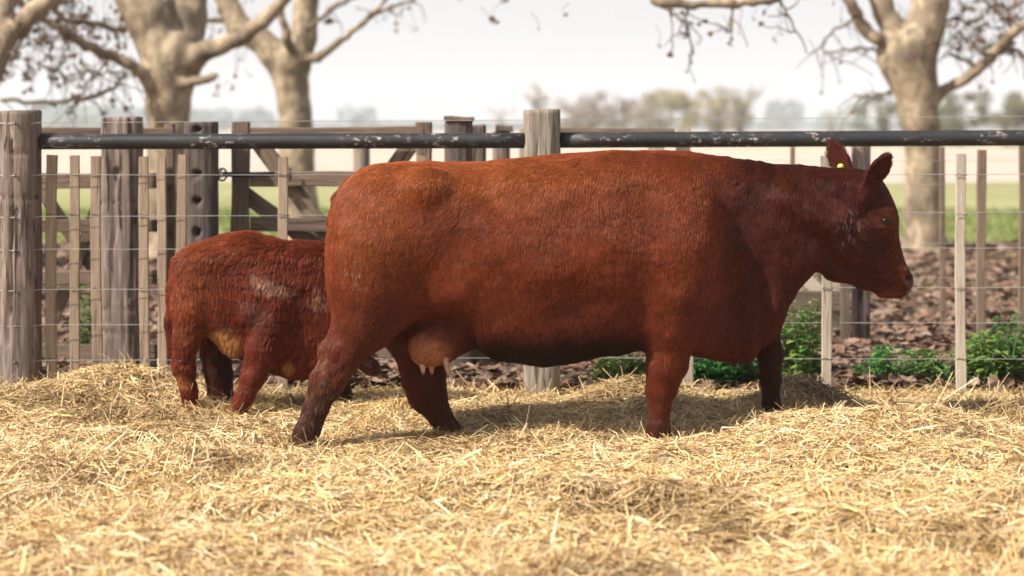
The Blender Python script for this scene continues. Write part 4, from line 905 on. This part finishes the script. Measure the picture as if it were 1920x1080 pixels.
def plane_tree(label, d, trunk, limbs, thin, leaves, seed, slim=1.0):
    """trunk/limbs/thin: lists of paths of (px, py, radius_px, depth offset); leaves: dark dangling seed heads and leaves as (px, py, size_px, depth offset)"""
    r = np.random.default_rng(seed); S = d/F
    cv = lambda p: np.array([(p[0]-960)*(d+p[3])/F, d+p[3], H-(p[1]-240)*(d+p[3])/F])
    base = empty('plane_tree', ((trunk[0][0][0]-960)*S, d, 0.0), label, 'tree', 'plane trees beyond the fence')
    allp = [[cv(p) for p in path] for path in trunk+limbs]; mn = np.min([np.min(a, 0) for a in allp], 0)-0.7; mx = np.max([np.max(a, 0) for a in allp], 0)+0.7
    fd = Field((mn[0], mn[1], -0.1), mx, 0.035)
    for path in trunk+limbs:
        P = limb_path([list(cv(p))+[p[2]*S*slim] for p in path], 5, 0.012, seed)
        for a, b in zip(P[:-1], P[1:]): fd.cone(a[:3], b[:3], a[3], b[3], max(.03, 0.35*a[3]))
    V, Q = fd.surface(); V = smooth_mesh(V, Q, 1); Nn = vnormals(V, Q); V = V+Nn*(0.012*vnoise(V, 3.5, seed, 2)+0.01*vnoise(V, 9, seed+1, 2))[:, None]
    mesh_np('trunk', V, Q, M['bark'], base, None, True)
    A = Acc(); tips = []
    for path in thin:
        P = limb_path([list(cv(p))+[p[2]*S] for p in path], 6, 0.012, seed+3); A = Acc(); A.tube(P[:, :3], np.maximum(P[:, 3], .004), 8)
        for k in range(2, len(P), 2):       # side twigs
            a = P[k, :3]; q = a.copy(); dv = r.normal(0, 1, 3); dv[2] = -abs(dv[2])*0.5+0.2; tw = [a]
            for s in range(5): dv = dv*0.8+r.normal(0, .5, 3); dv[2] -= 0.25; q = q+dv*0.05; tw.append(q.copy())
            A.tube(tw, np.linspace(.009, .004, 6), 5); tips.append(q)
        A.build('branch', M['twig'], base)
    B = Acc(); cols = []
    for (px, py, sz, o) in leaves:          # hanging stalks
        p = cv((px, py, 0, o)); L = r.uniform(0.08, 0.3); Vt, qt, tt = tube_pts([p+np.array([r.normal(0, .08), 0, L]), p+np.array([r.normal(0, .03), 0, L*.5]), p], 0.0025, 4); B.add(Vt, qt, tt); cols.append(np.repeat([[.12, .09, .06]], len(Vt), 0))
    # dangling dry leaves and seed heads
    def leaf(p, s, dark):
        n = 7; th = np.arange(n)/n*6.283; ax = r.normal(0, 1, 3); ax /= np.linalg.norm(ax); u = np.cross(ax, (0, 0, 1.)); u /= np.linalg.norm(u)+1e-6; v = np.cross(ax, u)
        rim = p+(u[None]*np.cos(th)[:, None]+v[None]*np.sin(th)[:, None])*s*(1+.3*np.cos(3*th+r.random()*6))[:, None]+ax[None]*(r.normal(0, .25, n)*s)[:, None]
        B.add(np.concatenate([rim, [p+ax*s*.4]]), None, np.stack([np.arange(n), (np.arange(n)+1) % n, np.full(n, n)], 1))
        c = np.array([0.13, 0.075, 0.045])*r.uniform(.6, 1.8) if dark else np.array([.25, .10, .05]); cols.append(np.repeat(c[None], n+1, 0))
    for (px, py, sz, o) in leaves:
        p = cv((px, py, 0, o)); s = sz*S
        for k in range(3): leaf(p+r.normal(0, .5, 3)*s, s*r.uniform(.4, .85), True)
    for t in tips:
        if r.random() < .45: leaf(t, r.uniform(.018, .04), True)
    if B.n: B.build('foliage', M['leaf'], base, False, {'col': np.concatenate(cols)})
    return base

def trees():
    R = np.random.default_rng(5)
    def scat(x0, x1, y0, y1, n, s0=4, s1=8, o=0.8): return [(R.uniform(x0, x1), R.uniform(y0, y1), R.uniform(s0, s1), R.normal(0, o)) for _ in range(n)]
    def tw(x0, x1, y0, y1, n, sd):
        q = np.random.default_rng(sd); out = []
        for _ in range(n):
            x, y, a = q.uniform(x0, x1), q.uniform(y0, y1), q.uniform(-1, 1); p = []
            sg = q.choice([-1, 1])
            for k in range(5): p.append((x, y, 3.2-k*.5, q.normal(0, .15))); x += sg*q.uniform(12, 30); y += q.uniform(-14, 22)
            out.append(p)
        return out
    plane_tree('thick pale trunk with two heavy limbs, rising above the left gate', 21.5,
        [[(318, 500, 62, 0), (318, 420, 52, 0), (318, 300, 46, 0), (316, 200, 43, 0), (318, 150, 48, 0), (322, 105, 60, 0)],
         [(316, 130, 44, 0), (290, 60, 46, 0), (262, 0, 46, 0), (235, -80, 44, .2), (200, -220, 34, .4), (190, -420, 20, .5)],
         [(330, 120, 42, 0), (345, 60, 42, .2), (352, 0, 42, .3), (365, -90, 38, .5), (390, -250, 28, .6), (410, -440, 14, .8)]],
        [[(350, 120, 26, -.1), (385, 95, 22, -.2), (430, 82, 18, -.3), (480, 50, 16, -.4), (530, 0, 14, -.5), (580, -70, 12, -.6), (640, -200, 8, -.6)],
         [(292, 165, 20, -.1), (260, 130, 13, -.3), (215, 108, 12, -.4), (165, 88, 11, -.6), (110, 50, 10, -.8), (60, 15, 9, -.9), (0, -20, 8, -1)],
         [(340, 155, 10, -.2), (372, 152, 9, -.35), (405, 142, 8, -.4)],
         ],
        [[(260, 60, 6, .2), (190, 48, 6, .1), (130, 38, 5, 0), (95, 15, 4, 0), (40, -10, 4, 0)], [(238, 135, 3, .4), (205, 170, 4, .4), (165, 182, 5, .4), (100, 192, 4, .4), (0, 188, 4, .4)], [(150, 188, 3, .4), (125, 213, 3, .4)],
         [(60, 20, 5, .4), (45, 70, 4, .4), (20, 120, 3, .4)], [(210, 110, 3, 0), (170, 150, 2.5, 0), (150, 180, 2, 0)]]+tw(0, 250, -40, 130, 8, 5),
        scat(0, 250, 20, 150, 90, 3, 7)+scat(20, 160, 60, 180, 45, 3, 8)+scat(0, 240, 10, 110, 60, 4, 9)+scat(400, 470, 110, 180, 8, 3, 5), 51, .82)
    plane_tree('pale forked trunk second from the left, standing behind the middle gate', 25.0,
        [[(562, 510, 52, 0), (560, 400, 44, 0), (557, 300, 40, 0), (554, 210, 37, 0), (545, 150, 38, 0), (540, 110, 48, 0)],
         [(555, 120, 36, 0), (568, 50, 30, 0), (580, -30, 27, 0), (590, -150, 24, 0), (600, -350, 14, 0)],
         [(528, 118, 34, 0), (490, 80, 30, 0), (450, 50, 28, .2), (425, 0, 26, .3), (400, -90, 22, .4), (380, -250, 14, .4)]],
        [[(570, 110, 15, -.2), (600, 105, 10, -.3), (640, 75, 8, -.4), (690, 35, 7, -.5), (725, -5, 6, -.5), (780, -80, 5, -.5)],
         [(545, 90, 12, -.3), (530, 50, 10, -.4), (527, 0, 9, -.4), (520, -80, 8, -.4)]],
        [[(570, 60, 5, -.3), (600, 35, 4, -.4), (635, 12, 4, -.5), (690, -20, 3, -.5)], [(470, 60, 6, .4), (430, 40, 5, .3), (380, 40, 4, .3)], [(690, 35, 3, -.5), (735, 12, 3, -.5), (780, 0, 2, -.5)]],
        scat(700, 790, 10, 60, 8, 3, 5)+scat(640, 800, -60, 0, 12, 3, 5)+[(618, 38, 9, -.5), (925, 40, 5, 0), (942, 2, 6, 0), (865, 0, 4, 0)]+scat(330, 480, 0, 60, 22, 3, 7), 61, .76)
    plane_tree('dark leaning limbs of a plane tree at the left picture edge', 19.5,
        [[(-90, 560, 55, 0), (-85, 400, 46, 0), (-75, 280, 40, 0), (-50, 200, 34, 0), (-15, 130, 22, 0), (15, 70, 18, 0), (55, 30, 16, 0), (105, -15, 14, 0), (160, -90, 11, 0), (240, -240, 8, 0)]],
        [[(-10, 110, 12, 0), (5, 50, 12, 0), (12, 0, 12, 0), (10, -90, 10, 0), (0, -250, 8, 0)], [(20, 60, 9, .2), (50, 60, 8, .2), (60, 0, 8, .2), (70, -60, 7, .2)], [(-75, 260, 28, 0), (-120, 120, 24, 0), (-160, -60, 18, 0), (-190, -250, 10, 0)]],
        [[(60, 30, 4, 0), (100, 50, 3, 0), (130, 90, 2.5, 0)]], scat(0, 110, 20, 130, 26, 3, 6, .4), 71)
    plane_tree('forked plane tree with a pale left side at the right of the picture', 22.6,
        [[(1732, 500, 46, 0), (1732, 440, 37, 0), (1730, 350, 34, 0), (1728, 260, 33, 0), (1722, 200, 36, 0), (1705, 130, 46, 0), (1695, 90, 50, 0)],
         [(1690, 100, 36, 0), (1672, 50, 24, 0), (1650, 0, 20, 0), (1630, -70, 18, 0), (1600, -250, 12, 0)],
         [(1715, 110, 38, 0), (1735, 50, 34, 0), (1745, 0, 34, 0), (1750, -90, 30, 0), (1760, -300, 16, 0)]],
        [[(1665, 80, 14, -.1), (1640, 72, 12, -.2), (1618, 50, 11, -.2), (1600, 15, 11, -.3), (1585, -20, 10, -.3), (1560, -110, 8, -.3)],
         [(1745, 190, 16, .1), (1765, 172, 10, .1), (1800, 155, 9, 0), (1835, 130, 10, 0), (1870, 95, 10, -.1), (1895, 65, 10, -.2), (1930, 40, 9, -.3), (2000, -20, 7, -.4)]],
        [[(1870, 95, 5, -.1), (1895, 92, 4, -.1), (1930, 110, 4, -.1)], [(1835, 128, 4, 0), (1805, 110, 3, 0), (1780, 100, 3, 0)], [(1600, 35, 3, -.2), (1560, 60, 2.5, -.2), (1530, 95, 2, -.2)], [(1650, 92, 3, 0), (1600, 90, 2.5, 0), (1545, 98, 2, 0)],
         [(1670, 170, 3, .2), (1640, 178, 2, .2), (1600, 178, 2, .2)], [(1900, 60, 4, 0), (1880, 30, 3, 0), (1850, 5, 3, 0)]]+tw(1780, 1940, -40, 90, 6, 6),
        scat(1780, 1920, 0, 90, 70, 3, 8)+scat(1650, 1720, 20, 60, 12, 3, 5)+scat(1760, 1830, 30, 90, 12, 3, 6)+[(1636, 172, 4, .2), (1852, 175, 4, 0)], 81, .92)
    # a tree outside the picture whose bough crosses the top
    plane_tree('bare bough with hanging seed balls crossing the top of the sky, right of centre', 18.5,
        [[(1500, 520, 1, 90), (1500, 500, 1, 90)]] if False else [[(1220, -2, 6, 0), (1250, 8, 8, 0), (1300, 9, 8, 0), (1370, 6, 8, 0), (1430, 2, 8, 0), (1480, -14, 9, 0), (1560, -60, 12, 0), (1700, -160, 18, .3), (1900, -300, 28, .8), (2150, -420, 40, 1.2), (2330, -300, 48, 1.6), (2360, 100, 52, 1.8), (2360, 600, 60, 1.8)]],
        [], [[(1290, 10, 3, 0), (1288, 45, 2, 0), (1300, 100, 1.6, 0)], [(1372, 8, 2.5, 0), (1372, 45, 2, 0), (1368, 60, 1.5, 0)], [(1252, 9, 3, 0), (1262, 28, 2.5, 0), (1300, 45, 2, 0)], [(1460, 0, 3, 0), (1480, 30, 2, 0), (1490, 60, 1.5, 0)]],
        [(1289, 44, 4, 0), (1285, 54, 4, 0), (1288, 65, 4, 0), (1296, 116, 4, 0), (1288, 136, 4, 0), (1372, 75, 4, 0), (1385, 58, 4, 0), (1434, 24, 5, 0), (1454, 72, 6, 0), (1466, 66, 3, 0), (1236, 86, 4, 0), (1256, 102, 4, 0), (1413, 38, 3, 0), (1525, 96, 5, 0), (1575, 120, 5, 0), (1578, 40, 4, 0), (1563, 8, 5, 0), (1058, 28, 6, 0), (1010, 54, 3, 0), (952, 2, 6, 0), (924, 40, 7, 0)], 91)

# ------------------------------------------------------------------ far trees
def far_tree(name, label, px, d, top_py, wpx, col, dens, seed, cat='tree', group='far trees on the horizon', bare=0.0, trunkh=0.2):
    r = np.random.default_rng(seed); x = (px-960)*d/F; Ht = H-(top_py-240)*d/F; w = wpx*d/F/2
    base = empty(name, (x, d, 0), label, cat, group)
    A = Acc(); tp = []
    for k in range(1+int(7*1)):
        a = np.array([x+r.normal(0, w*.08), d, 0.0]); e = np.array([x+r.normal(0, w*.5), d+r.normal(0, w*.4), Ht*r.uniform(.6, .98)]); m = (a+e)/2+np.array([0, 0, Ht*.06]); m[:2] = m[:2]*.5+a[:2]*.5
        P = limb_path([a, m, e], 4, 0.0, seed+k); A.tube(P, np.linspace(Ht*.022, Ht*.004, len(P)), 6)
    A.build('trunk', M['twig'], base)
    N = int(dens); nb = 16; bc = np.stack([x+r.normal(0, w*.5, nb), d+r.normal(0, w*.45, nb), Ht*(trunkh+(.86-trunkh)*r.random(nb)**.8)], 1); bs = r.uniform(.16, .42, nb)*min(w, Ht*.5)
    bc[:, 0] = x+np.clip(bc[:, 0]-x, -w*.85, w*.85); k = r.integers(0, nb, N); v = r.normal(0, 1, (N, 3)); v /= np.linalg.norm(v, axis=1, keepdims=True); v *= (r.random(N)**.45)[:, None]
    P = bc[k]+v*bs[k][:, None]*np.array([1.15, 1, .85]); P[:, 2] = np.clip(P[:, 2], .05, Ht); s = r.uniform(.6, 1.3, N)*Ht*.020
    a1 = r.normal(0, 1, (N, 3)); a1 /= np.linalg.norm(a1, axis=1, keepdims=True); a2 = np.cross(a1, r.normal(0, 1, (N, 3))); a2 /= np.linalg.norm(a2, axis=1, keepdims=True)
    Vv = np.stack([P-a1*s[:, None], P+a2*s[:, None]*.6, P+a1*s[:, None], P-a2*s[:, None]*.6], 1).reshape(-1, 3)
    c = np.array(col)*r.uniform(.6, 1.35, N)[:, None]
    mesh_np('crown', Vv, np.arange(N*4).reshape(N, 4), M['leaf'], base, {'col': np.repeat(c, 4, 0)}, False)

def far_things():
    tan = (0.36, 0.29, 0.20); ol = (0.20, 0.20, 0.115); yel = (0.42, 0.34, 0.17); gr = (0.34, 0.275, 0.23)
    L = [(1010, 330, 150, 44, (.5, .40, .36), 420, 'tall wispy bare tree just right of the pale fence post on the horizon'),
         (1085, 300, 182, 90, gr, 2200, 'grey rounded far tree, first right of the pale post beyond the wispy one'),
         (1145, 290, 172, 110, gr, 2600, 'broad grey-brown far tree above the cow shoulder'),
         (1215, 310, 180, 80, tan, 1900, 'pale brown far tree left of the yellowish one'),
         (1282, 290, 168, 120, yel, 2600, 'yellowish broad far tree above the cow withers'),
         (1388, 280, 160, 76, tan, 1700, 'upright tan far tree, last of the row before the open sky'),
         (1335, 330, 196, 60, gr, 1100, 'low grey far bush between the yellowish and the upright tan trees'),
         (1110, 270, 172, 120, gr, 2600, 'wide grey-brown far tree directly above the cow withers, behind the rounded one'),
         (1240, 330, 170, 150, (.33, .28, .20), 3000, 'wide hazy far tree filling the gap behind the pale brown one'),
         (1350, 300, 178, 120, tan, 2400, 'broad tan far tree behind the upright one'),
         (940, 420, 200, 50, gr, 300, 'very faint low far tree left of the pale post'),
         (1660, 170, 178, 110, ol, 3000, 'dull olive far tree just left of the right-hand plane trunk'),
         (1800, 160, 172, 150, ol, 3800, 'olive far tree between the plane trunk and its low bough'),
         (1890, 150, 168, 150, ol, 3800, 'olive far tree at the right picture edge'),
         (1560, 420, 205, 70, (.22, .25, .17), 900, 'faint low greenish far tree above the far ear')]
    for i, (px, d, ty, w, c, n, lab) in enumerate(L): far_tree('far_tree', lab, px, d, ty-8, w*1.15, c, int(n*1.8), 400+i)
    # far-off wood along the horizon
    r = np.random.default_rng(12); N = 26000; d = r.uniform(900, 1500, N); px = r.uniform(-300, 2250, N); x = (px-960)*d/F
    hN = vnoise(np.stack([x*0.006, d*0.001, 0*x], 1), 1.0, 55, 3); hh = 2+4*np.clip(hN+0.25, 0, 1)+(10+9*np.clip(hN, -.5, 1))*(((px > 60) & (px < 510)) | ((px > 640) & (px < 700)) | ((px > 1440) & (px < 1500))); z = r.random(N)**.7*hh; s = r.uniform(1.5, 4.0, N)
    a1 = r.normal(0, 1, (N, 3)); a1 /= np.linalg.norm(a1, axis=1, keepdims=True); a2 = np.cross(a1, r.normal(0, 1, (N, 3))); a2 /= np.linalg.norm(a2, axis=1, keepdims=True); P = np.stack([x, d, z], 1)
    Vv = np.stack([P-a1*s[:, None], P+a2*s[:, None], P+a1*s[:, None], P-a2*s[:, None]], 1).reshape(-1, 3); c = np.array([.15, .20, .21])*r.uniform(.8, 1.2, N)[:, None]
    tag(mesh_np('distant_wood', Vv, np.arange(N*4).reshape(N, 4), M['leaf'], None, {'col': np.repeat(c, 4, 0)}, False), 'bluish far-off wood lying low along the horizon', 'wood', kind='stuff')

# ------------------------------------------------------------------ weeds by the fence
def weeds():
    def plant(px, d, hpx, wpx, n, label, seed, col=(0.13, 0.26, 0.06)):
        col = (col[0]*(1+.35*math.sin(seed*2.1)), col[1]*(1+.12*math.sin(seed*3.7)), col[2])
        r = np.random.default_rng(seed); x = (px-960)*d/F; h = hpx*d/F; w = wpx*d/F/2
        base = empty('weed_plant', (x, d, 0), label, 'weed', 'green weeds along the fence')
        A = Acc(); B = Acc(); cols = []; ns = max(4, n//26)
        for s in range(ns):
            a = np.array([x+r.uniform(-.6, .6)*w, d+r.uniform(-.12, .12), 0]); hh = h*r.uniform(.45, 1.0); e = a+np.array([r.normal(0, w*.35), r.normal(0, .06), hh]); P = limb_path([a, (a+e)/2+r.normal(0, .015, 3), e], 6, 0, seed+s)
            A.tube(P, np.linspace(.005, .002, len(P)), 5)
            for k in range(n//ns):
                t = r.uniform(.1, 1); p = P[min(int(t*(len(P)-1)), len(P)-1)]; az = r.random()*6.283; L = r.uniform(.018, .05)*(1.2-.5*t)*(0.8+0.5*((seed*7) % 5)/4); dv = np.array([math.cos(az), math.sin(az), r.uniform(-.2, .5)]); sd = np.array([-math.sin(az), math.cos(az), 0]); up = np.array([0, 0, 1.])
                p = p+dv*L*.5; pts = np.array([p, p+dv*L*.5+sd*L*.42+up*.006, p+dv*L*1.1+sd*L*.3, p+dv*L*1.6-up*.012, p+dv*L*1.1-sd*L*.3, p+dv*L*.5-sd*L*.42+up*.006, p+dv*L*.8-up*.004])
                B.add(pts, None, np.array([[0, 1, 6], [1, 2, 6], [2, 3, 6], [3, 4, 6], [4, 5, 6], [5, 0, 6]])); c = np.array(col)*r.uniform(.55, 1.5)*np.array([r.uniform(.8, 1.3), 1, 1]); cols.append(np.repeat(c[None], 7, 0))
        A.build('stem', simple('weed_stem', (.10, .16, .05)), base); B.build('leaves', M['green'], base, False, {'col': np.concatenate(cols)})
    plant(1165, 11.0, 75, 120, 650, 'low bright weed between the pale post and the near front leg', 1)
    plant(1335, 10.95, 78, 110, 700, 'dark leafy weed under the brisket between the front legs', 2, (.06, .15, .035))  # darker green carries the cow's shadow in the leaf colour
    plant(1400, 11.1, 74, 90, 520, 'shaded weed just left of the far front leg', 3, (.06, .15, .035))  # same darkened green, shadow put into the colour
    plant(1500, 11.2, 160, 95, 800, 'tall weed rising right of the far front leg', 4)
    plant(1652, 11.0, 85, 110, 600, 'low weed below the muzzle, left of the pale batten', 5)
    plant(1740, 10.95, 75, 100, 520, 'low creeping weed touching the left side of the pale batten', 6)
    plant(1850, 11.0, 110, 100, 800, 'bushy weed just right of the pale batten', 7)
    plant(1893, 11.2, 140, 80, 600, 'tall weed at the right picture edge', 8)
    plant(165, 12.6, 130, 70, 240, 'weed glimpsed between the two leftmost battens', 9, (.11, .22, .05))

def haze():
    lo = np.array([-1500, -30, -1.2]); hi = np.array([1500, 1700, 45]); c = [(x, y, z) for x in (lo[0], hi[0]) for y in (lo[1], hi[1]) for z in (lo[2], hi[2])]
    q = np.array([[0, 1, 3, 2], [4, 6, 7, 5], [0, 4, 5, 1], [2, 3, 7, 6], [0, 2, 6, 4], [1, 5, 7, 3]])
    m = bpy.data.materials.new('haze'); m.use_nodes = True; nt = m.node_tree; nt.nodes.remove(nt.nodes['Principled BSDF'])
    v = nt.nodes.new('ShaderNodeVolumePrincipled'); v.inputs['Color'].default_value = (0.93, 0.95, 1.0, 1); v.inputs['Density'].default_value = 0.0005; v.inputs['Anisotropy'].default_value = 0.0
    nt.links.new(v.outputs[0], nt.nodes['Material Output'].inputs['Volume'])
    tag(mesh_np('haze', np.array(c, float), q, m, smooth=False), 'pale haze in the air', 'haze', kind='stuff')

steps = [('straw', straw_bedding), ('litter', leaf_litter), ('fence', near_fence), ('gates', gates), ('rear', rear_fence), ('trees', trees), ('far', far_things), ('weeds', weeds), ('cow', cow), ('calf', calf), ('haze', haze)]
for nme, fn in steps:
    if ONLY and nme not in ONLY: continue
    fn()
